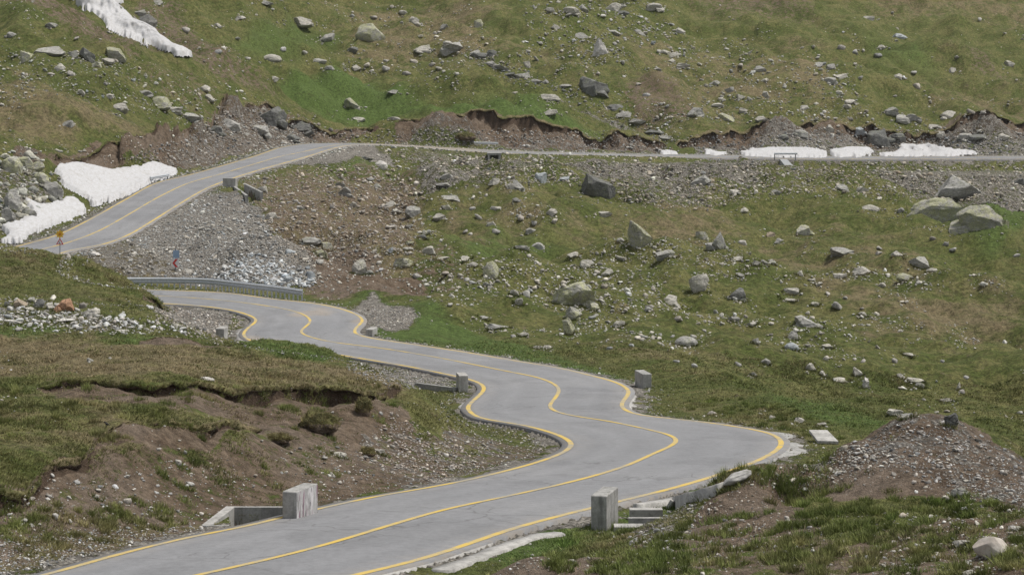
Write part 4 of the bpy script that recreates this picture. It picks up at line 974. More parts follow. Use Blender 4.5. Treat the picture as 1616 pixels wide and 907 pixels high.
for r in solo:
    if r[5]: continue
    mk = min(marks, key=lambda m: math.hypot(m[0] - r[0], 1.5 * (m[1] - r[1])))
    asp = r[2] / r[3]
    shp = 'flat' if asp > 2.3 else 'upright' if asp < 1.0 else 'blocky' if asp < 1.45 else 'low'
    sz = 'large' if r[2] * r[3] > 380 else 'mid-sized' if r[2] * r[3] > 200 else 'small'
    r.append(('%s %s %s rock' % (sz, KINDW[r[4]], shp), direction(r[0] - mk[0], r[1] - mk[1]), mk[2], math.hypot(r[0] - mk[0], r[1] - mk[1])))
    pend.append(r)
from collections import defaultdict
grp = defaultdict(list)
for r in pend: grp[r[6][:3]].append(r)
ORD = ['nearest', 'second nearest', 'third nearest', 'fourth nearest', 'fifth nearest', 'sixth nearest']
for key, lst in grp.items():
    lst.sort(key=lambda r: r[6][3])
    for n_, r in enumerate(lst):
        lab = '%s %s %s' % key
        if len(lst) > 1: lab += ', ' + ORD[min(n_, 5)] + ' of those'
        r[5] = (lab, None, 'slab' if r[2] / r[3] > 2.6 else '')
def place_rock(k, r):
    u, v, w_, h_, t_, info = r[:6]
    sh = info[2]; label = info[0]
    p = ray(u, v + h_ * .42)
    if p is None: return
    d = p[1]; Wd = w_ * d / F; Hd = h_ * d / F
    tall = sh in ('tall', 'peak')
    dep = Wd * (.55 if tall else .75)
    zz = Hd * (.95 if tall or sh == 'peak' else .84 if info[1] else .62)
    sub = 4 if w_ * h_ > 500 else 3
    if sh == 'round' and t_ != 's': vv, ff = rock_shape(900 + k, 4, 5, .035, .18, True)
    elif t_ == 's':
        vv, ff = ICO[4]; vv = vv * 1.0; n_ = np.array([[.75, -.3, .55], [-.6, -.2, .75], [-.35, -.75, -.1], [.2, -.8, .45], [.1, .3, .95]]); n_ /= np.linalg.norm(n_, axis=1)[:, None]
        for j, o_ in enumerate((.62, .58, .66, .70, .66)): dd_ = vv @ n_[j] - o_; vv = vv - (np.clip(dd_, 0, None) * .85)[:, None] * n_[j]
        vv[:, 2] *= 1 - .35 * np.clip(-vv[:, 0], 0, 1); vv[:, 1] *= 1 - .3 * np.clip(-vv[:, 0], 0, 1)
        vv = vv * (1 + .10 * fbm(vv[:, 0] * 1.1 + 3, vv[:, 1] * 1.1 + vv[:, 2], 2, 9))[:, None]
        lo_, hi_ = vv.min(0), vv.max(0); vv = (vv - (lo_ + hi_) / 2) / ((hi_ - lo_) / 2)
    elif sh == 'peak': vv, ff = rock_shape(900 + k, sub, 9, .06, .55)
    elif sh == 'tall': vv, ff = rock_shape(900 + k, sub, 9, .06, -.12)
    else: vv, ff = rock_shape(900 + k, sub, 13, .06, 0.1)
    if w_ * h_ > 330 and sh in ('', 'slab'):
        q_ = np.random.default_rng(5000 + k)
        for j in range(1 if w_ * h_ < 900 else 2):
            v2, f2 = rock_shape(3000 + 7 * k + j, 3, 11, .06, .1)
            sc = q_.uniform(.42, .68); sd = 1 if (k + j) % 2 else -1
            v2 = v2 * np.array([sc, sc, sc * q_.uniform(.7, 1.1)]) + np.array([sd * q_.uniform(.45, .75), -q_.uniform(.1, .45), -1 + sc * .9])
            ff = np.vstack([ff, f2 + len(vv)]); vv = np.vstack([vv, v2])
        lo_, hi_ = vv[:, 0].min(), vv[:, 0].max(); vv[:, 0] = (vv[:, 0] - (lo_ + hi_) / 2) / ((hi_ - lo_) / 2)
    bury = .22 if t_ == 's' else .50 if info[1] else .70
    vv = vv * np.array([Wd / 2, dep / 2, zz * (1 + bury) / 2])
    if sh == 'slab' or sh == '':
        a = math.radians({'slab': 9}.get(sh, 5)) * (1 if (k * 7) % 3 else -.6)
        c, s_ = math.cos(a), math.sin(a); x = vv[:, 0] * c + vv[:, 2] * s_; vv[:, 2] = -vv[:, 0] * s_ * .6 + vv[:, 2] * c; vv[:, 0] = x
    vv[:, 2] += zz * (1 - bury) / 2
    o = mesh_obj('boulder' if w_ * h_ > 450 else 'rock', vv, ff, ROCKM[t_], None, True)
    if sh != 'round': o.data.set_sharp_from_angle(angle=.5)
    o.location = (p[0], p[1] + dep * .3, ground(p[0], p[1] + dep * .3) * .5 + p[2] * .5)
    big = w_ * h_ > 450
    tag(o, label, 'boulder' if big else 'rock', 'boulders on the slopes' if big else 'rocks strewn over the slopes')
for k, r in enumerate(solo): place_rock(k, r)

# loose stones nobody could count: one object per stretch of scree
def stones(name, kind_label, U_, V_, S_, tones, seed, flat=.62, sub_cut=4.5):
    r = np.random.default_rng(seed)
    Pt, hit, ii_, jj_ = rays(U_, V_)
    ok = hit & (dist[ii_, jj_] > .55); Pt, S_, tones = Pt[ok], S_[ok], tones[ok]
    size = S_ * Pt[:, 1] / F
    protos = [rock_shape(50 + k, 1, 7) for k in range(14)]; small = [rock_shape(80 + k, 0, 0) for k in range(8)]
    V, Fc, T = [], [], []; base = 0
    pid = r.integers(0, 8, len(Pt)); big = S_ > sub_cut
    for isb, plist in ((True, protos), (False, small)):
        for k in range(len(plist)):
            s = np.nonzero((big == isb) & ((r.integers(0, len(plist), len(Pt)) if False else (np.arange(len(Pt)) * 7919 % len(plist))) == k))[0]
            if not len(s): continue
            pv, pf = plist[k]; n_ = len(pv)
            a = r.uniform(0, 2 * np.pi, len(s)); asp = r.uniform(.55, 1.0, len(s)); hh = r.uniform(.35, .75, len(s)) * flat / .62
            x = pv[None, :, 0] * (size[s] / 2)[:, None]; y = pv[None, :, 1] * (size[s] / 2 * asp)[:, None]; z = pv[None, :, 2] * (size[s] / 2 * hh)[:, None]
            til = r.normal(0, .35, len(s))[:, None]; x, z = x * np.cos(til) + z * np.sin(til), -x * np.sin(til) + z * np.cos(til)
            X_ = x * np.cos(a)[:, None] - y * np.sin(a)[:, None] + Pt[s, 0][:, None]; Y_ = x * np.sin(a)[:, None] + y * np.cos(a)[:, None] + Pt[s, 1][:, None]
            Z_ = z + (Pt[s, 2] + size[s] * .12)[:, None]
            V.append(np.stack([X_, Y_, Z_], -1).reshape(-1, 3))
            Fc.append((pf[None] + (np.arange(len(s)) * n_)[:, None, None]).reshape(-1, 3) + base); base += len(s) * n_
            T.append(np.repeat(np.c_[tones[s], np.ones(len(s))], n_, 0))
    o = mesh_obj(name, np.vstack(V), np.vstack(Fc), M_stone, None, False, {'tone': np.vstack(T)})
    return tag(o, kind='stuff')
def tone(n_, base, var, r, warm=.03):
    b = np.array(base)[None] * r.lognormal(0, var, (n_, 1)); b = b + r.normal(0, warm, (n_, 1)) * np.array([[.3, 0, -.3]])
    return np.clip(b, .03, .6)
def in_poly(poly, n_, r):
    a = np.array(poly, float); lo, hi = a.min(0), a.max(0); U_ = r.uniform(lo[0], hi[0], n_ * 3); V_ = r.uniform(lo[1], hi[1], n_ * 3)
    m = poly_mask(U_, V_, poly, 9) > r.uniform(0, 1, n_ * 3)
    return U_[m][:n_], V_[m][:n_]
r0 = np.random.default_rng(3)
def sizes(n_, lo, hi, r, p=2.6): return lo * (1 - r.uniform(0, 1, n_) * (1 - (lo / hi) ** p)) ** (-1 / p)
# all over the slopes, in drifts
n_ = 78000
U_ = r0.uniform(-60, 1680, n_); V_ = r0.uniform(-10, 900, n_)
Pt, hit, ii_, jj_ = rays(U_, V_)
cl_ = fbm(Pt[:, 0] / 5, Pt[:, 1] / 7, 4, 201, .65) + .8 * fbm(Pt[:, 0] / 22, Pt[:, 1] / 40, 3, 205) + .5 * fbm((Pt[:, 0] + .4 * Pt[:, 1]) / 3.5, Pt[:, 1] / 30, 2, 208)
dens = sstep(.12, .62, cl_) * 1.0 + .012
lz = msk['lush'][ii_, jj_]; dz_ = msk['dirt'][ii_, jj_]; gz = msk['gravel'][ii_, jj_]; ry = msk['dry'][ii_, jj_]
dens = dens * (1 - .9 * lz) + .10 * dz_ + .3 * gz
nearhill = Pt[:, 1] < 150
dens = np.where(nearhill, dens * (.10 + .8 * gz + .45 * dz_), dens)
dens = np.where((V_ < 150) & (U_ > 1250), dens * .35, dens)
dens = np.where((U_ > 1080) & (U_ < 1300) & (V_ < 60), dens * .15, dens)
dens = np.where((U_ > 830) & (U_ < 1330) & (V_ > 20) & (V_ < 200), dens * 1.6, dens)
dens = np.where((V_ > 250) & (V_ < 345) & (U_ > 620), dens * 1.8 + .1, dens)
dens = np.where(V_ < 200, dens * .6, dens)
s = hit & (r0.uniform(0, 1, n_) < dens)
U_, V_ = U_[s], V_[s]
S_ = sizes(len(U_), 1.35, 9, r0, 2.1) * (.8 + .7 * np.clip(cl_[s], 0, 1))
S_ = np.where(Pt[s, 1] > 200, S_, S_ * 1.25)
stones('scattered_stones', None, U_, V_, S_, tone(len(U_), (.40, .38, .335), .28, r0), 1)
# dense fields of broken stone
FIELDS = [
 ([(195,380),(255,345),(325,302),(380,310),(420,345),(445,385),(478,425),(495,455),(400,455),(330,445),(290,440),(265,402)], 3600, 1.6, 9, (.34,.335,.315)),
 ([(395,400),(480,430),(500,455),(400,452),(330,440)], 420, 4, 12, (.40,.415,.415)),
 ([(600,235),(760,245),(900,251),(1100,260),(1300,260),(1640,256),(1640,340),(1560,322),(1400,312),(1300,302),(1200,312),(1100,332),(1000,322),(900,292),(800,292),(700,272)], 6200, 1.7, 10, (.335,.305,.255)),
 ([(385,285),(480,262),(600,262),(680,300),(640,350),(650,400),(560,420),(450,410),(410,350)], 3200, 1.8, 10, (.33,.295,.25)),
 ([(330,184),(400,172),(480,184),(505,206),(600,212),(600,224),(500,218),(440,232),(330,256),(230,264),(190,246),(300,216)], 1500, 2, 8, (.27,.25,.225)),
 ([(600,212),(700,203),(960,210),(1060,222),(1060,246),(760,236),(600,226)], 1300, 1.6, 6, (.30,.285,.26)),
 ([(1080,218),(1300,204),(1400,210),(1640,212),(1640,244),(1100,244)], 1500, 1.6, 7, (.27,.26,.245)),
 ([(556,492),(600,483),(640,486),(664,500),(640,516),(592,520),(576,512)], 900, 1.5, 3.5, (.30,.275,.245)),
 ([(255,480),(330,488),(385,500),(372,520),(345,545),(290,524),(245,504)], 1000, 2, 7, (.33,.30,.265)),
 ([(545,570),(640,585),(700,598),(725,612),(650,614),(600,604),(556,588)], 900, 1.8, 5, (.31,.295,.275)),
 ([(618,650),(700,695),(765,735),(690,762),(630,750),(560,720)], 800, 2, 10, (.34,.30,.26)),
 ([(430,720),(560,690),(700,700),(760,735),(560,790),(500,790)], 500, 2, 9, (.32,.30,.27)),
 ([(700,672),(790,672),(880,700),(850,725),(740,756),(680,735)], 700, 1.8, 6, (.30,.28,.25)),
 ([(1250,770),(1330,708),(1420,672),(1500,664),(1560,700),(1640,745),(1640,800),(1530,790),(1400,735)], 1500, 2, 11, (.29,.275,.255)),
 ([(990,790),(1090,778),(1120,800),(1060,870),(990,850)], 450, 2, 10, (.36,.345,.32)),
 ([(1070,840),(1130,785),(1180,766),(1230,780),(1300,835),(1260,855),(1160,862)], 260, 2, 9, (.34,.31,.27)),
 ([(950,840),(1500,800),(1640,800),(1640,910),(720,910)], 900, 2, 12, (.36,.34,.31)),
 ([(-20,850),(200,835),(330,830),(150,885),(60,915),(-20,915)], 1300, 2, 8, (.34,.33,.31)),
 ([(0,770),(330,720),(440,760),(330,830),(0,850)], 520, 2, 12, (.38,.36,.33)),
 ([(-20,484),(40,484),(160,498),(250,510),(330,520),(220,528),(100,520),(-20,514)], 620, 3, 16, (.40,.39,.365)),
 ([(740,85),(830,118),(960,158),(1050,212),(1000,204),(880,152),(790,122)], 420, 2, 9, (.25,.25,.235)),
 ([(-20,70),(70,90),(200,110),(330,150),(300,190),(180,160),(60,150),(-20,140)], 420, 2, 11, (.31,.305,.26)),
 ([(1050,60),(1330,100),(1390,190),(1250,200),(1100,180)], 420, 2.5, 11, (.34,.33,.29)),
 ([(820,0),(1050,0),(1060,60),(940,110),(820,90)], 360, 2.5, 12, (.35,.34,.31)),
 ([(0,395),(30,385),(130,360),(235,292),(235,302),(130,372),(40,402)], 500, 2, 6, (.27,.27,.255)),
 ([(-20,235),(60,238),(95,290),(105,325),(50,350),(-20,380)], 260, 5, 26, (.33,.325,.28)),
 ([(110,400),(200,376),(270,400),(310,442),(200,438),(150,412)], 420, 2, 9, (.34,.325,.295)),
 ([(100,398),(160,392),(150,402),(105,404)], 120, 2, 6, (.33,.33,.32)),
]
UU, VV, SS, TT = [], [], [], []
for poly, cnt, lo, hi, base in FIELDS:
    a, b = in_poly(poly, cnt, r0); UU.append(a); VV.append(b); SS.append(sizes(len(a), lo, hi, r0, 2.0)); TT.append(tone(len(a), base, .30, r0, .04))
# verges
es = []
for c, side in ((eA, -1), (eB, 1)):
    o = c - cC; o[:, 2] = 0; o /= np.linalg.norm(o, axis=1)[:, None] + 1e-9
    for _ in range(3): es.append(c + o * r0.gamma(1.3, .38, len(c))[:, None] + o * .35)
es = np.vstack(es); eu = CU + es[:, 0] * F / es[:, 1]
m_ = (eu > -60) & (eu < 1680); es = es[m_]; eu = eu[m_]; ez = np.array([ground(x, y) for x, y in es[:, :2]])
UU.append(eu); VV.append(HZ - ez * F / es[:, 1]); SS.append(sizes(len(es), 1.6, 6, r0, 2)); TT.append(tone(len(es), (.31, .30, .27), .3, r0))
for r in solo:      # splinters round the foot of each rock
    m_ = int(min(34, 5 + r[2] * r[3] / 45)); rr = np.abs(r0.normal(0, .38, m_)) + .42; aa = r0.uniform(0, 2 * np.pi, m_)
    UU.append(r[0] + r[2] * rr * np.cos(aa)); VV.append(r[1] + r[3] * .42 + r[3] * .45 * rr * np.sin(aa)); SS.append(np.minimum(sizes(m_, 1.8, 7, r0, 1.8), .35 * r[2] + 1)); TT.append(tone(m_, (.36, .345, .305), .22, r0))
if rest:
    UU.append(np.array([r[0] for r in rest])); VV.append(np.array([r[1] + r[3] * .3 for r in rest])); SS.append(np.array([max(r[2], 5) for r in rest])); TT.append(tone(len(rest), (.32, .305, .28), .15, r0))
stones('broken_stones', None, np.concatenate(UU), np.concatenate(VV), np.concatenate(SS), np.vstack(TT), 2)
# ------------------------------------------------------------------ snow
def snow(poly, label, lo, thick, cells=(90, 40)):
    a = np.array(poly, float); (x0, y0), (x1, y1) = a.min(0) - 2, a.max(0) + 2
    nx = int(max(14, (x1 - x0) / 1.6)); ny = int(max(10, (y1 - y0) / 1.2))
    gx = np.linspace(x0, x1, nx); gy = np.linspace(y0, y1, ny)
    U_, V_ = np.meshgrid(gx, gy, indexing='ij')
    jt = fbm(U_ / 6, V_ / 4, 4, 300) * 5
    m = poly_mask(U_ + jt, V_ + jt * .5, poly, 2.0); dd = poly_mask(U_ + jt, V_ + jt * .5, poly, 9.0)
    uc = U_.ravel(); vc = V_.ravel()
    # ground under the drift, smoothed along each line of sight
    pt = np.empty((len(uc), 3)); 
    for k, (u, v) in enumerate(zip(uc, vc)):
        d = first_d(u, v, lo[0], lo[1]) if False else None
    i = np.clip(np.round(np.interp(uc, US, np.arange(NU))).astype(int), 0, NU - 1)
    ok = (Vg[i] <= vc[:, None]) & (Dg[i] > lo[0]); j = ok.argmax(1)
    d = Dg[i, j].reshape(nx, ny)
    for _ in range(3):
        p = np.pad(d, 1, 'edge'); d = (p[:-2, 1:-1] + p[2:, 1:-1] + p[1:-1, :-2] + p[1:-1, 2:] + 2 * p[1:-1, 1:-1]) / 6
    d = d.ravel()
    x = (uc - CU) * d / F; 
    ii = np.interp(CU + x * F / d, US, np.arange(NU)); z = np.array([ground(px_, py_) for px_, py_ in zip(x, d)]).reshape(nx, ny)
    for _ in range(30):
        p = np.pad(z, 1, 'edge'); z = (p[:-2, 1:-1] + p[2:, 1:-1] + p[1:-1, :-2] + p[1:-1, 2:] + 2 * p[1:-1, 1:-1]) / 6
    z = z.ravel()
    up = (np.sqrt(np.clip(dd.ravel() - .15, 0, 1)) * thick * (1 + .3 * fbm(x / 3.5, d / 3.5, 2, 8))) + .10 + (.45 if lo[0] > 239 and lo[0] < 300 else 0) * sstep(.2, .55, dd.ravel()) - .30 * (m.ravel() < .2)
    vv = np.stack([x, d, z + up], 1)
    keep_ = (m > .12)
    fs = []
    for p in range(nx - 1):
        for q_ in range(ny - 1):
            if keep_[p:p + 2, q_:q_ + 2].any(): fs.append((p * ny + q_, p * ny + q_ + 1, (p + 1) * ny + q_ + 1, (p + 1) * ny + q_))
    used = sorted({k for f in fs for k in f}); rm = {k: n for n, k in enumerate(used)}
    o = mesh_obj('snow_patch', vv[used], [tuple(rm[k] for k in f) for f in fs], M_snow, None, True)
    return tag(o, label, 'snow', 'patches of old snow')
snow([(100,-8),(182,-8),(192,5),(180,12),(205,28),(225,45),(245,55),(252,65),(270,75),(290,83),(302,92),(280,94),(272,84),(255,80),(235,72),(210,60),(182,50),(172,45),(165,33),(150,22),(125,10)], 'long tapering snow strip running down the brown slope at the upper left', (240, 900), .5)
snow([(90,268),(112,261),(122,262),(140,266),(175,274),(205,274),(225,268),(248,264),(278,272),(262,282),(240,288),(215,300),(190,313),(165,321),(148,327),(140,315),(120,305),(105,298),(98,290),(97,280),(88,275)], 'largest roadside snowbank, spreading left of the short guardrail on the upper road', (212, 300), .5)
snow([(42,319),(60,328),(80,329),(94,323),(106,316),(118,318),(134,331),(134,336),(110,346),(95,352),(70,362),(45,370),(33,384),(5,386),(15,372),(4,362),(40,350),(55,342)], 'lower roadside snowbank, between the rocky bluff and the road at the left edge', (203, 300), .45)
snow([(1040,239),(1055,240),(1068,244),(1045,244)], 'smallest snow scrap beside the far road, leftmost of the far row', (355, 420), .25)
snow([(1111,238),(1122,237),(1148,243),(1128,246),(1115,244)], 'narrow pointed snow scrap beside the far road, second from the left of the far row', (355, 420), .3)
snow([(1170,242),(1185,237),(1225,235),(1270,236),(1305,243),(1300,249),(1240,250),(1180,248)], 'long snow patch behind the short guardrail on the far road', (366, 430), .4)
snow([(1312,241),(1340,234),(1372,234),(1378,242),(1360,248),(1318,249)], 'rounded snow patch directly right of the one behind the far guardrail', (368, 430), .4)
snow([(1390,245),(1420,240),(1426,231),(1450,231),(1500,238),(1540,244),(1500,247),(1420,248)], 'rightmost snow patch of the far row, blunt left end and long thin tail', (370, 440), .4)

# ------------------------------------------------------------------ concrete
def block(u, vb, d, yaw, hgt, label, mats=(None,), L=1.38, T=.42, skew=0.0, sink=.35):
    """parapet block; u is the middle of its near end, vb the row of its foot"""
    p = P(u, vb, d); ax = np.array([math.cos(yaw), math.sin(yaw)]); nx = np.array([math.sin(yaw), -math.cos(yaw)])
    t = MB()
    f = np.array([1.0, 0.0])          # near end is square to the view like the cast blocks in the photo
    q = [p[:2] - nx * T / 2, p[:2] + nx * T / 2, p[:2] + nx * T / 2 + ax * L, p[:2] - nx * T / 2 + ax * L]
    q = [np.asarray(a) for a in q]
    g = p[2]
    c = sum(q) / 4
    def ring(z, s): return [((a - c) * s + c)[0:2].tolist() + [z] for a in q]
    # small chamfer along the top edge, then a slightly uneven top
    r = [ring(g - sink, 1.0), ring(g + hgt - .025, 1.0), ring(g + hgt, .955)]
    vs = [v for k in r for v in k]
    fs = [(3, 2, 1, 0)] + [(4 * k + i, 4 * k + (i + 1) % 4, 4 * k + 4 + (i + 1) % 4, 4 * k + 4 + i) for k in range(2) for i in range(4)] + [(8, 9, 10, 11)]
    o = mesh_obj('concrete_block', vs, fs, None, None, False)
    for mm in mats: o.data.materials.append(mm)
    if len(mats) > 1: o.data.polygons[2].material_index = 1
    bv_ = o.modifiers.new('chamfer', 'BEVEL'); bv_.width = .018; bv_.segments = 2
    return tag(o, label, 'concrete block', 'concrete parapet blocks along the road')
YW = math.radians
block(457, 818, 63.7, YW(71), .72, 'concrete block with smeared purple and white spray paint on its road side', (M_conc, M_graf))
block(945, 829, 62.2, YW(75), .78, 'plain grey concrete block standing beside the yellow line at the near right bend', (M_conc,))
block(1021, 609, 121.0, YW(101), .62, 'stained concrete block standing alone in green grass outside the middle bend', (M_conc,), L=1.6, T=.48)
block(731.5, 617, 118.3, YW(98), .78, 'pale concrete block at the inner bend with a low wall on its left', (M_conc2,), L=1.2, T=.46)
block(347, 537, 148.5, YW(86), .74, 'whitish concrete block on rubble beside the small bend nearest the long guardrail', (M_conc2,), T=.52)
block(582.5, 529.5, 151.5, YW(80), .40, 'small concrete block half buried in grass beside the round gravel pad', (M_conc2,), T=.44)

def quad_wall(t, a, b, th, z0, z1a, z1b=None):
    a = np.array(a[:2]); b = np.array(b[:2]); n = np.array([-(b - a)[1], (b - a)[0]]); n = n / np.linalg.norm(n) * th
    z1b = z1a if z1b is None else z1b
    t.hexa([(*a, z0), (*b, z0), (*(b + n), z0), (*(a + n), z0)], [(*a, z1a), (*b, z1b), (*(b + n), z1b), (*(a + n), z1a)])
    return t
# drain basin left of the sprayed block
bs = empty('drain_basin', P(400, 815, 64)); tag(bs, 'open three-sided concrete drain basin left of the sprayed block at the road edge', 'drain basin')
def child(mb, name, mat, root, **k):
    v = np.array(mb.v) - np.array(root.location); mb.v = [tuple(a) for a in v]; return mb.build(name, mat, root, **k)
zt = P(400, 800, 65.2)[2]
child(quad_wall(MB(), P(357, 0, 65.2), P(447, 0, 65.2), .16, zt - 1.1, zt), 'wall', M_conc, bs)
child(quad_wall(MB(), P(357, 0, 65.37), P(318, 0, 62.6), .26, zt - .9, zt, zt + .02), 'wall', M_conc2, bs)
a, b = P(320, 0, 62.6), P(362, 0, 62.6); t_ = MB()
t_.hexa([(a[0], a[1] - .12, zt - 1), (b[0] + .16, b[1] - .12, zt - 1), (b[0] + .16, b[1], zt - 1), (a[0], a[1], zt - 1)], [(a[0], a[1] - .12, zt + .02), (b[0], b[1] - .12, zt + .02), (b[0], b[1], zt + .02), (a[0], a[1], zt + .02)])
child(t_, 'wall', M_conc, bs)
# low walls by the right block
bs = empty('drain_basin', P(1018, 820, 63)); tag(bs, 'low concrete drain walls sunk in the grass right of the plain grey block', 'drain basin')
z1 = P(1015, 803, 64.6)[2]; z2 = P(1015, 816, 62.6)[2]
child(quad_wall(MB(), P(994, 0, 64.5), P(1046, 0, 64.5), .35, z1 - .5, z1), 'wall', M_conc2, bs)
child(quad_wall(MB(), P(992, 0, 62.5), P(1047, 0, 62.5), .16, z2 - .6, z2), 'wall', M_conc, bs)
z3 = P(990, 829, 62)[2]; t_ = MB(); t_.box(P(992, 0, 62.0)[:2].tolist() + [z3 - .06], (.75, .5, .14)); child(t_, 'floor_slab', M_conc2, bs)
# low wall by the inner-bend block
w_ = MB(); zz = P(690, 608, 119.5)[2]; quad_wall(w_, P(654, 0, 120.5), P(719, 0, 118.6), .22, zz - .5, zz, zz)
tag(w_.build('low_wall', M_conc), 'low concrete wall running left from the inner-bend block', 'low wall')

def strip(name, pts, wd, th, mat, label, cat, seed, lift=.05):
    pts = np.array(pts, float); s = np.r_[0, np.cumsum(np.hypot(*np.diff(pts, axis=0).T))]; S = np.linspace(0, s[-1], 50)
    uv = np.stack([np.interp(S, s, pts[:, 0]), np.interp(S, s, pts[:, 1])], 1)
    c = np.array([ray(u, v) for u, v in uv])
    k = np.ones(9) / 9; c = np.stack([np.convolve(np.r_[[c[0, j]] * 4, c[:, j], [c[-1, j]] * 4], k, 'valid') for j in range(3)], 1)
    t = np.gradient(c, axis=0); t[:, 2] = 0; t /= np.linalg.norm(t, axis=1)[:, None]; n = np.stack([-t[:, 1], t[:, 0], 0 * t[:, 0]], 1)
    w2 = (wd / 2 * (1 + .5 * fbm(S * .05, S * 0, 3, seed)) * np.minimum(1, np.minimum(S, S[-1] - S) / 6 + .25))[:, None]
    z = np.array([0, 0, 1.0])
    rows = [c - n * w2 - z * th, c - n * w2 + z * lift, c - n * w2 * .2 + z * (lift + .015), c + n * w2 + z * (lift - .01), c + n * w2 - z * th]
    v = np.stack(rows, 1).reshape(-1, 3); fs = []
    for i in range(len(c) - 1):
        for j in range(4): fs.append((i * 5 + j, i * 5 + 5 + j, i * 5 + 6 + j, i * 5 + 1 + j))
    fs += [(0, 1, 2, 3, 4), tuple((len(c) - 1) * 5 + j for j in (4, 3, 2, 1, 0))]
    return tag(mesh_obj(name, v, fs, mat, None, True), label, cat)
strip('concrete_gutter', [(688,904),(722,892),(760,878),(800,862),(845,847),(890,842)], .50, .2, M_conc2, 'concrete gutter strip in the grass at the bottom edge, left of the grey block', 'gutter', 3)
strip('concrete_gutter', [(1000,802),(1040,797),(1085,788),(1112,779),(1145,767)], .42, .3, M_conc2, 'broken concrete gutter strip rising beside the earth mound at the near right bend', 'gutter', 4, .12)
vv, ff = rock_shape(1234, 3, 9, .05, 0); p = ray(1163, 764); vv = vv * np.array([.36, .3, .13]); vv[:, 2] += vv[:, 0] * .3 + .1
o = mesh_obj('concrete_chunk', vv, ff, M_conc2, None, True); o.location = p + np.array([0, .1, .05])
tag(o, 'broken concrete chunk topping the brown earth mound at the end of the gutter strip', 'concrete chunk')
for k, (u, v, sx, rz, lab) in enumerate([(1058, 803, .20, .8, 'forked concrete fragment standing between the low drain walls and the earth mound'),]):
    p = ray(u, v); t_ = MB(); t_.box((0, 0, .12), (sx * 1.6, .12, .30), rz); t_.box((.16, .05, .22), (sx, .12, .34), -rz)
    o = t_.build('concrete_chunk', M_conc2, None, .02); o.location = p; o.rotation_euler = (.1, .5, 0); tag(o, lab, 'concrete chunk')
p = ray(1303, 699); t_ = MB(); y = .85
t_.hexa([(-.36, -.75, 0), (.42, -.75, -.03), (.20, .75, .16), (-.50, .75, .18)], [(-.36, -.75, .11), (.42, -.75, .09), (.20, .75, .28), (-.50, .75, .29)])
o = t_.build('concrete_slab', M_conc2, None, .012); o.location = p + np.array([0, .3, .06]); tag(o, 'flat pale concrete slab lying tilted in the grass right of the outermost bend', 'concrete slab')

# culvert with wing walls under the upper road
g0 = ray(362, 295); g1 = ray(388, 320); g2 = ray(411, 317); dh = g0[1]
print('culvert', g0, g1, g2)
root = empty('culvert_headwall', g0); tag(root, 'concrete headwall with two wing walls stepping down from the upper road edge', 'culvert')
zt = P(362, 281.5, dh)[2]; a, b = P(351.5, 0, dh + .3), P(371.5, 0, dh - .3)
child(quad_wall(MB(), a, b, .45, zt - 2.4, zt), 'headwall', M_conc2, root)
def wing(u0, v0, d0, u1, v1, d1, root):
    a, b = P(u0, v0, d0), P(u1, v1, d1); child(quad_wall(MB(), a, b, .26, min(a[2], b[2]) - 1.5, a[2], b[2]), 'wing_wall', M_conc, root)
d1 = min(g1[1], dh - 3); d2 = min(g2[1], dh - 2)
d1, d2 = 229.0, 230.2
wing(368, 294, dh - .35, 387, 308, d1, root); wing(385, 290, dh - .35, 411, 303, d2, root)
t_ = MB(); a, b, c_, d_ = P(370, 308, dh - .4), P(389, 328, d1), P(410, 325, d2), P(386, 307, dh - .4)
lowz = lambda p, k: (p[0], p[1], p[2] - k)
t_.hexa([lowz(a, .8), lowz(b, .8), lowz(c_, .8), lowz(d_, .8)], [lowz(a, 0), lowz(b, 0), lowz(c_, 0), lowz(d_, 0)])
child(t_, 'apron', M_conc, root)
# box culvert below the far road
root = empty('box_culvert', pc); tag(root, 'far concrete box culvert, a dark square opening below the far road', 'culvert')
zb = P(780, 256, 339)[2]; X0 = pc[0]
def bar(x0, x1, z0, z1, y0=339.0, y1=339.35):
    t_ = MB(); return t_.hexa([(x0, y0, z0), (x1, y0, z0), (x1, y1, z0), (x0, y1, z0)], [(x0, y0, z1), (x1, y0, z1), (x1, y1, z1), (x0, y1, z1)])
for q_ in ((X0 - .90, X0 - .62, zb - .8, zb + .98), (X0 + .62, X0 + .92, zb - 1, zb + .98)): child(bar(*q_, 339.0, 341.6), 'side_wall', M_conc, root)
child(bar(X0 - 1.0, X0 + 1.0, zb + .982, zb + 1.28, 339.0, 342.0), 'roof_slab', M_conc, root)
child(bar(X0 - .615, X0 + .615, zb - .8, zb + .97, 341.7, 341.9), 'back_wall', M_conc, root)
# chute below the far guardrail
a, b = ray(1236, 253), ray(1249, 268); t_ = MB(); w_ = np.array([.55, 0, 0]); up_ = np.array([0, -.1, .18]); dn = np.array([0, .2, -.5])
t_.hexa([b - w_ + dn, b + w_ + dn, a + w_ + dn, a - w_ + dn], [b - w_ + up_, b + w_ + up_, a + w_ + up_, a - w_ + up_])
tag(t_.build('concrete_chute', mat_concrete('bluish_concrete', (.30, .31, .315), .2)), 'bluish concrete chute slanting down the bank below the far short guardrail', 'drain chute')

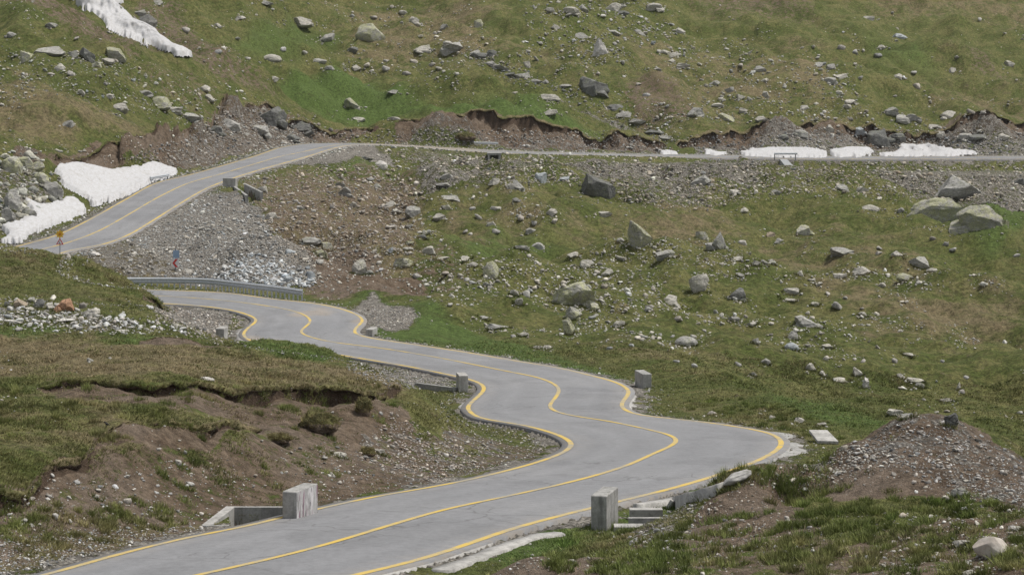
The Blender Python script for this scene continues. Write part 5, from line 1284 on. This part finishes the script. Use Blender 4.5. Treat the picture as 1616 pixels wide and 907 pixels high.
# ------------------------------------------------------------------ guardrails
def wbeam(t, path, z, out, k_=1.0):
    prof = [(0, -.155), (.0, -.13), (.075, -.09), (.075, -.055), (.0, -.015), (.0, .015), (.075, .055), (.075, .09), (0, .13), (0, .155)]
    prof = [(a, b * k_) for a, b in prof]; n = len(prof); base = len(t.v); vs = []; fs = []
    for p, zz, o in zip(path, z, out):
        for (x, y) in prof: vs.append((p[0] + o[0] * (x + .06), p[1] + o[1] * (x + .06), zz + y))
        for (x, y) in prof[::-1]: vs.append((p[0] + o[0] * (x + .05), p[1] + o[1] * (x + .05), zz + y))
    m = 2 * n
    for i in range(len(path) - 1):
        for k in range(m): fs.append((i * m + k, (i + 1) * m + k, (i + 1) * m + (k + 1) % m, i * m + (k + 1) % m))
    fs += [tuple(range(m))[::-1], tuple((len(path) - 1) * m + k for k in range(m))]
    return t.add(vs, fs)
root = empty('guardrail', P(345, 462, 178)); tag(root, 'long galvanised guardrail curving round the hidden hairpin behind the green hill', 'guardrail')
top = [(479,456,170.8),(440,450.5,172.5),(400,446,174.3),(360,441.5,176.6),(330,438.5,178.2),(300,437.5,179),(260,437,179.6),(210,437,180),(180,437.5,180)]
tp = spline([P(u, v, d) for u, v, d in top], .25, .4)
path = tp[:, :2]; tg = np.gradient(path, axis=0); tg /= np.linalg.norm(tg, axis=1)[:, None]; nrm = np.stack([-tg[:, 1], tg[:, 0]], 1); nrm *= np.sign(-(nrm[:, 1:2]))
child(wbeam(MB(), path, tp[:, 2] - .24, nrm, 1.5), 'beam', M_galv, root)
child(wbeam(MB(), path, tp[:, 2] - .46, nrm * .55), 'lower_rail', M_galv, root) if False else None
sl_ = np.r_[0, np.cumsum(np.linalg.norm(np.diff(path, axis=0), axis=1))]
for s_ in np.arange(.15, sl_[-1], .45):
    x = np.interp(s_, sl_, path[:, 0]); y = np.interp(s_, sl_, path[:, 1]); z = np.interp(s_, sl_, tp[:, 2]); t_ = MB()
    t_.box((x, y + .03, z - .62), (.11, .12, 1.2), 0.05); child(t_, 'post', M_galv, root)
def short_rail(u0, v0, u1, v1, d0, d1, ph, label, th=.3):
    a, b = P(u0, v0, d0), P(u1, v1, d1); root = empty('guardrail', (a + b) / 2); tag(root, label, 'guardrail')
    pth = np.stack([a + (b - a) * k for k in np.linspace(0, 1, 8)]); t = (b - a)[:2] / np.linalg.norm((b - a)[:2]); n = np.array([-t[1], t[0]]); n = n * -np.sign(n[1])
    child(wbeam(MB(), pth[:, :2], pth[:, 2] - .16, np.repeat(n[None], 8, 0)), 'beam', M_galv, root)
    for f in (.04, .93):
        c = a + (b - a) * f; t_ = MB(); t_.box((c[0], c[1] + .1, c[2] - ph / 2), (.13, .13, ph)); child(t_, 'post', M_post, root)
short_rail(236, 279, 266, 274, 252, 256, 1.2, 'short two-post guardrail in front of the large roadside snowbank')
short_rail(1221, 241, 1258, 241, 376, 378, 1.2, 'short two-post guardrail on the edge of the far road in front of snow')
p = P(767, 227, 354); t_ = MB(); t_.box((0, 0, .1), (3.6, .12, .32)); t_.box((.3, -.1, .06), (3.0, .1, .12))
o = t_.build('fallen_rail', M_galv, None, .02); o.location = (p[0], p[1], max(p[2], ground(p[0], p[1]) + .05)); o.rotation_euler = (.5, 0.02, .06); tag(o, 'grey loose rail lying at the foot of the far cut bank', 'guardrail beam')

# ------------------------------------------------------------------ signs
def sign_mat(n, c): return mat_flat(n, c, .45, 0, .05)
S_w = sign_mat('white_sign_face', (.62, .60, .60)); S_r = sign_mat('red_sign_face', (.48, .045, .04)); S_y = sign_mat('yellow_sign_face', (.62, .36, .02)); S_o = sign_mat('orange_sign_face', (.45, .17, .01)); S_k = sign_mat('black_sign_face', (.03, .02, .04)); S_b = sign_mat('pale_blue_sign_face', (.24, .33, .45))
d = 196.0; p = P(94.5, 402, d); g = ground(p[0], p[1]); root = empty('road_sign', (p[0], p[1], g)); tag(root, 'yellow star-shaped sign over a red triangle warning sign on one post by the upper road', 'road sign')
Hs = P(94, 362, d)[2] - g; px = d / F
t_ = MB(); t_.tube((0, .03, -.3), (0, .03, Hs - .15), .035); t_.build('post', M_post, root)
zc = Hs - 7.5 * px; t_ = MB(); r1, r2 = 7.5 * px, 4.6 * px
t_.plate([((r1 if k % 2 == 0 else r2) * math.sin(-2 * math.pi * k / 16), zc + (r1 if k % 2 == 0 else r2) * math.cos(2 * math.pi * k / 16)) for k in range(16)], -.03, 0); star = t_.build('star_sign', S_y, root)
t_ = MB(); t_.plate([(2.0 * px * math.cos(a_), zc + 2.0 * px * math.sin(a_)) for a_ in np.linspace(0, 2 * math.pi, 12, endpoint=False)], -.045, -.031); t_.build('lamp', S_o, star)
def tri(cx, cz, R): return [(cx + R * math.cos(a_), cz + R * math.sin(a_)) for a_ in (math.radians(90), math.radians(210), math.radians(330))]
zc = Hs - 20.5 * px
t_ = MB(); t_.plate(tri(0, zc, 7.0 * px), -.03, 0); ts = t_.build('triangle_sign', S_r, root)
t_ = MB(); t_.plate(tri(0, zc, 4.6 * px), -.042, -.031); t_.build('white_field', S_w, ts)
t_ = MB(); pts = [(-.9, -1.9), (.1, -1.9), (.2, -.6), (-.6, .3), (-.2, 1.6), (-.9, 1.5), (-1.4, .2), (-.6, -.7)]; t_.plate([(x * px - .3 * px, zc + y * px) for x, y in pts], -.054, -.043); t_.build('bend_symbol', S_k, ts)
d = float(ray(277, 427)[1]); p = P(277, 427, d); g = ground(p[0], p[1]); root = empty('chevron_sign', (p[0], p[1], g)); tag(root, 'red and white chevron sign with a pale blue panel above it, on the rubble slope', 'road sign')
px = d / F; zz_ = lambda v: P(0, v, d)[2] - g
t_ = MB(); t_.tube((0, .03, -.4), (0, .03, zz_(392)), .05); t_.build('post', M_post, root)
t_ = MB(); t_.plate([(-4 * px, zz_(407)), (6 * px, zz_(407)), (6 * px, zz_(395)), (-4 * px, zz_(395))], -.03, 0); t_.build('blue_panel', S_b, root)
t_ = MB(); t_.plate([(-5.5 * px, zz_(422)), (5 * px, zz_(422)), (5 * px, zz_(407.6)), (-5.5 * px, zz_(407.6))], -.03, 0); cp = t_.build('chevron_panel', S_w, root)
t_ = MB(); zc = zz_(415)
t_.plate([(-5 * px, zc), (0 * px, zc - 6.5 * px), (4 * px, zc - 6.5 * px), (-1.2 * px, zc)], -.042, -.031); t_.plate([(-5 * px, zc), (-1.2 * px, zc), (4 * px, zc + 6.5 * px), (0 * px, zc + 6.5 * px)], -.042, -.031); t_.build('red_chevron', S_r, cp)

# ------------------------------------------------------------------ small bird on the terrace
p = ray(168, 674); px = p[1] / F
ch = [((-.035, 0, .10), .012), ((-.02, 0, .085), .028), ((.02, 0, .075), .038), ((.05, 0, .06), .022), ((.10, 0, .04), .008)]
vs, fs = [], []
for k, (c, r) in enumerate(ch):
    for a_ in np.linspace(0, 2 * math.pi, 10, endpoint=False): vs.append((c[0] - (0 if k else .0), c[1] + r * math.cos(a_) * .8, c[2] + r * math.sin(a_)))
for k in range(4):
    for i in range(10): fs.append((k * 10 + i, k * 10 + (i + 1) % 10, k * 10 + 10 + (i + 1) % 10, k * 10 + 10 + i))
fs += [tuple(range(10))[::-1], tuple(range(40, 50))]
hb = len(vs); hv, hf = ICO[1]
vs += [tuple(np.array((-.045, 0, .135)) + q * .026) for q in hv]; fs += [tuple(hb + i for i in f) for f in hf]
hb = len(vs); vs += [(-.065, .006, .137), (-.065, -.006, .137), (-.09, 0, .132), (-.065, 0, .128)]; fs += [(hb, hb + 1, hb + 2), (hb + 1, hb + 3, hb + 2), (hb + 3, hb, hb + 2)]
t_ = MB(); t_.add(vs, fs); t_.tube((.0, .012, .05), (.0, .012, -.02), .005, 6); t_.tube((.0, -.012, .05), (.0, -.012, -.02), .005, 6)
o = t_.build('small_bird', mat_flat('black_feathers', (.012, .011, .012), .6), None, 0, True); o.location = p + np.array([0, 0, .02]); o.rotation_euler = (0, 0, .5); tag(o, 'tiny black bird standing on the grass terrace of the left hill', 'bird')

# ------------------------------------------------------------------ grass
def blades(P0, tones, hgt, wid, nb, r, spread=.06, lean=.5, leanv=None):
    n = len(P0); N = n * nb
    a = r.uniform(0, 2 * np.pi, N); rad = spread * np.sqrt(r.uniform(0, 1, N)) * np.repeat(np.ones(n), nb)
    base = np.repeat(P0, nb, 0); base[:, 0] += rad * np.cos(a); base[:, 1] += rad * np.sin(a); base[:, 2] -= .02
    h = np.repeat(hgt, nb) * r.uniform(.55, 1.15, N); w = np.repeat(wid, nb) * r.uniform(.7, 1.3, N)
    b = r.uniform(0, 2 * np.pi, N); ln = np.abs(r.normal(lean, .28, N))
    tip = base.copy(); tip[:, 0] += np.cos(a) * ln * h * .8; tip[:, 1] += np.sin(a) * ln * h * .8; tip[:, 2] += h * np.clip(1 - .35 * ln, .3, 1)
    if leanv is not None: tip += np.repeat(leanv, nb, 0) * h[:, None]
    dx = np.stack([np.cos(b), np.sin(b), 0 * b], 1) * (w / 2)[:, None]
    V = np.stack([base - dx, base + dx, tip], 1).reshape(-1, 3)
    tn = np.repeat(np.repeat(tones, nb, 0) * r.uniform(.75, 1.25, (N, 1)), 3, 0)
    return V, np.c_[tn, np.ones(len(tn))]
r1 = np.random.default_rng(21)
GV, GT_ = [], []
def tones_at(ii, jj, n):
    dr = msk['dry'][ii, jj]; lu = msk['lush'][ii, jj]
    x = Xg[ii, jj]; y = Yg[ii, jj]
    m = np.clip(dr * 1.05 - .2 - .5 * lu + fbm(x * .5, y * .5, 4, 400, .6) * 1.5 + r1.normal(0, .22, n), 0, 1)[:, None]
    gr = np.array([.125, .148, .048]) * (1 - lu[:, None]) + np.array([.112, .170, .046]) * lu[:, None]
    ol = np.array([.19, .185, .075])
    k = np.clip(.5 + fbm(x * .9 + 5, y * .9, 3, 410), 0, 1)[:, None]
    t = (gr * (1 - k) + ol * k) * (1 - m) + np.array([.27, .22, .125]) * m
    return t * r1.lognormal(0, .18, (n, 1))
n_ = 150000
U_ = r1.uniform(-60, 1680, n_); V_ = r1.uniform(395, 915, n_)
Pt, hit, ii, jj = rays(U_, V_)
bare_ = np.clip(msk['dirt'][ii, jj] * .9 + msk['gravel'][ii, jj] * .75, 0, 1)
cl2 = fbm(Pt[:, 0] / 1.4, Pt[:, 1] / 1.4, 4, 420, .6)
prob = sstep(.62, .25, bare_ - cl2 * .55)
s = hit & (dist[ii, jj] > .62) & (Pt[:, 1] < 150) & (r1.uniform(0, 1, n_) < prob)
Pn = Pt[s]; ii, jj = ii[s], jj[s]; dn_ = Pn[:, 1]
hh = np.clip(.075 + .0007 * (dn_ - 50), .07, .16) * (1 + 1.1 * np.clip(cl2[s], -.5, .8)) * (1 - .35 * bare_[s])
v, t = blades(Pn, tones_at(ii, jj, len(Pn)), hh, .014 * dn_ / 60 + .008, 6, r1, spread=.11, lean=.75); GV.append(v); GT_.append(t)
print('tufts', len(Pn))
# tussocks of the lower right, on the earth mounds and along the verges
cen = []
zones = [([(1000,850),(1300,770),(1500,790),(1640,800),(1640,910),(900,910)], 260), ([(880,840),(1000,830),(1080,870),(1000,910),(860,905)], 50), ([(1180,700),(1330,720),(1240,790),(1200,770),(1000,800)], 60), ([(1060,630),(1230,630),(1330,690),(1250,700),(1100,655)], 90), ([(-20,780),(330,790),(330,830),(-20,890)], 70), ([(0,600),(600,600),(620,640),(300,640),(0,690)], 90), ([(100,690),(420,640),(620,650),(520,760),(200,780)], 34)]
for poly, cnt in zones:
    a, b = in_poly(poly, cnt, r1); cen.append(np.stack([a, b], 1))
cen = np.vstack(cen); Pc, hit, ii, jj = rays(cen[:, 0], cen[:, 1]); s = hit & (dist[ii, jj] > .8); Pc, ii, jj = Pc[s], ii[s], jj[s]
rad = r1.uniform(.08, .30, len(Pc)); K = 16
Pq = np.repeat(Pc, K, 0); off = r1.normal(0, 1, (len(Pq), 2)) * np.repeat(rad, K)[:, None] * .55; Pq[:, :2] += off
Pq[:, 2] = np.array([ground(x, y) for x, y in Pq[:, :2]])
fall = np.exp(-(off ** 2).sum(1) / (2 * np.repeat(rad, K) ** 2))
v, t = blades(Pq, np.repeat(tones_at(ii, jj, len(Pc)) * r1.uniform(.95, 1.3, (len(Pc), 1)) * np.array([[.92, 1.0, .85]]), K, 0), (.08 + .17 * fall) * np.repeat(r1.uniform(.7, 1.2, len(Pc)), K), np.full(len(Pq), .02), 9, r1, .06, .55); GV.append(v); GT_.append(t)
# longer grass round the feet of the nearer rocks and blocks
ft = []
for ob in list(COL.objects):
    if ob.type == 'MESH' and ob.name.split('.')[0] in ('rock', 'boulder', 'concrete_block', 'concrete_slab', 'low_wall', 'concrete_chunk'):
        bb = [ob.matrix_basis @ Vector(c) for c in ob.bound_box]; xs = [b.x for b in bb]; ys = [b.y for b in bb]
        if min(ys) > 215 or ob.get('label', '').startswith('smooth whitish'): continue
        m_ = int(10 + 26 * (max(xs) - min(xs)))
        for a_ in r1.uniform(math.pi * .95, math.pi * 2.05, m_):
            ft.append(((max(xs) + min(xs)) / 2 + (max(xs) - min(xs)) * .5 * math.cos(a_) * r1.uniform(.9, 1.15), (max(ys) + min(ys)) / 2 + (max(ys) - min(ys)) * .5 * math.sin(a_) * r1.uniform(.8, 1.15)))
ft = np.array(ft); fz = np.array([ground(x, y) for x, y in ft]); fi = np.clip(np.round(np.interp(CU + ft[:, 0] * F / ft[:, 1], US, np.arange(NU))).astype(int), 0, NU - 1)
fj = np.array([min(NR - 1, np.searchsorted(Dg[a], b)) for a, b in zip(fi, ft[:, 1])])
s = (dist[fi, fj] > .6) & (msk['gravel'][fi, fj] < .6); ft, fz, fi, fj = ft[s], fz[s], fi[s], fj[s]
v, t = blades(np.c_[ft, fz], tones_at(fi, fj, len(ft)) * .9, r1.uniform(.10, .24, len(ft)) * (1 + (ft[:, 1] > 130) * .4), .02 + .0001 * ft[:, 1], 7, r1, .10, .6); GV.append(v); GT_.append(t)
# the turf itself hangs over the cut edges as a ragged lip, with grass drooping from it
TV, TF, TC, TS = [], [], [], []; tb = 0
for k, (us, ds, hs, L) in enumerate(LIPD):
    farlip = ds.mean() > 200
    sc = 2.0 if farlip else 1.0
    stp = .12 * sc * F / ds.mean()
    u = np.arange(us[0], us[-1], stp)
    dl = np.interp(u, us, ds); h0 = np.interp(u, us, hs); x = u * dl / F
    dl = dl + fbm(x * .45, x * 0 + 3.3 * k, 4, 40 + k, .45) * 1.1 * np.clip(dl / 110, .8, 1.8)
    hh = h0 * np.where(dl < 200, .78, .8) * (0.80 + 1.1 * fbm(x * .6, x * 0 + 9.1 * k, 3, 60 + k))
    live = np.clip(hh / .22, 0, 1)
    o = np.clip(.15 + .42 * fbm(x * .9, x * 0 + 1.7, 4, 610 + k, .6), .0, .45) * live * sc + .01
    th = (.10 + .14 * np.clip(fbm(x * 1.3, x * 0, 3, 620 + k) + .5, 0, 1)) * live * sc + .01
    rows = []
    for i in range(len(u)):
        d = dl[i]; X_ = (u[i] - CU) * d / F
        g0 = ground(X_, d + .40 * sc); g1 = ground(X_, d + .15 * sc)
        j = lambda a: r1.normal(0, a * sc)
        rows += [(X_, d + .42 * sc, g0 - .02), (X_, d + .15 * sc, g1 + (.05 * live[i]) * sc + j(.012)), (X_ + j(.02), d - .45 * o[i], g1 + .02 * sc + j(.02)), (X_ + j(.03), d - o[i], g1 - .35 * th[i] + j(.025)),
                 (X_ + j(.03), d - .85 * o[i], g1 - th[i] + j(.03)), (X_, d - .2 * o[i], g1 - .95 * th[i] + j(.02)), (X_, d + .22 * sc, g1 - .8 * th[i])]
    n = len(u)
    cov = np.array([[0, 0, .75, 0]] * 4 + [[.9, 0, .3, 0]] * 3); soi = np.array([[0, 0, 0, 1]] * 4 + [[1, 0, 0, 1.]] * 3)
    TV.append(np.array(rows)); TC.append(np.tile(cov, (n, 1))); TS.append(np.tile(soi, (n, 1)))
    I, J = np.meshgrid(np.arange(n - 1), np.arange(6), indexing='ij'); q = (I * 7 + J).ravel() + tb; q = q[np.repeat(live[:-1] > .12, 6)]
    TF.append(np.stack([q, q + 1, q + 8, q + 7], 1)); tb += n * 7
    if not farlip:
        rr = np.array(rows).reshape(n, 7, 3); m_ = r1.integers(0, n, n * 9); m_ = m_[live[m_] > .3]
        f = r1.uniform(0, 1, len(m_))[:, None]; pos = rr[m_, 2] * f + rr[m_, 3] * (1 - f)
        i_ = np.clip(np.round(np.interp(u[m_], US, np.arange(NU))).astype(int), 0, NU - 1); j_ = np.array([min(NR - 1, np.searchsorted(Dg[a], b + .6)) for a, b in zip(i_, dl[m_])])
        v, t = blades(pos, tones_at(i_, j_, len(m_)), r1.uniform(.05, .13, len(m_)), np.full(len(m_), .018), 5, r1, .05, .5, np.repeat(np.array([[0, -.5, -.15]]), len(m_), 0)); GV.append(v); GT_.append(t)
o = mesh_obj('turf_edge', np.vstack(TV), np.vstack(TF), M_ground, None, True, {'cover': np.vstack(TC), 'soil': np.vstack(TS)}); tag(o, kind='stuff')
GVa = np.vstack(GV); fa = np.arange(len(GVa)).reshape(-1, 3)
o = mesh_obj('grass', GVa, fa, M_grass, None, False, {'tone': np.vstack(GT_)}); tag(o, kind='stuff')
# turf sods that slid down the earth bank
def sod(u, v, w_, h_, label, mat=None):
    p = ray(u, v + h_ * .4); d = p[1]; W_ = w_ * d / F; H_ = h_ * d / F
    root = empty('turf_clump', p); tag(root, label, 'turf clump', 'loose turf clumps on bare earth')
    vv, ff = rock_shape(int(u), 3, 4, .16, .1, True); vv = vv * np.array([W_ / 2, W_ * .38, H_ * .6]); vv[:, 2] += H_ * .25
    c = np.tile(np.array([[.7, 0, .9, 0]]), (len(vv), 1)); c[vv[:, 2] > H_ * .3, 0] = 0
    mesh_obj('sod', vv, ff, M_ground, root, True, {'cover': c, 'soil': np.tile([[0, 0, 0, 1.]], (len(vv), 1))})
    up_ = vv[vv[:, 2] > H_ * .15]; k = r1.integers(0, len(up_), int(260 * max(W_, .6)))
    tn = np.array([[.22, .19, .09]]) * r1.lognormal(0, .25, (len(k), 1))
    bv, bt = blades(up_[k] * .97, tn, np.full(len(k), .15), np.full(len(k), .02), 5, r1, .05, .6)
    mesh_obj('grass', bv, np.arange(len(bv)).reshape(-1, 3), M_grass, root, False, {'tone': bt})
sod(503, 663, 66, 36, 'largest loose turf clump, sitting in the middle of the brown earth bank')
sod(440, 690, 44, 14, 'flat loose turf clump at the right tip of the lower grass terrace')
sod(574, 640, 26, 34, 'turf clump hanging below the upper turf edge at the right end of the left hill')
sod(735, 214, 34, 12, 'dark turf hummock jutting from the far cut bank above the road')
sod(580, 713, 26, 14, 'small brown turf clump among pale rubble at the foot of the earth bank')
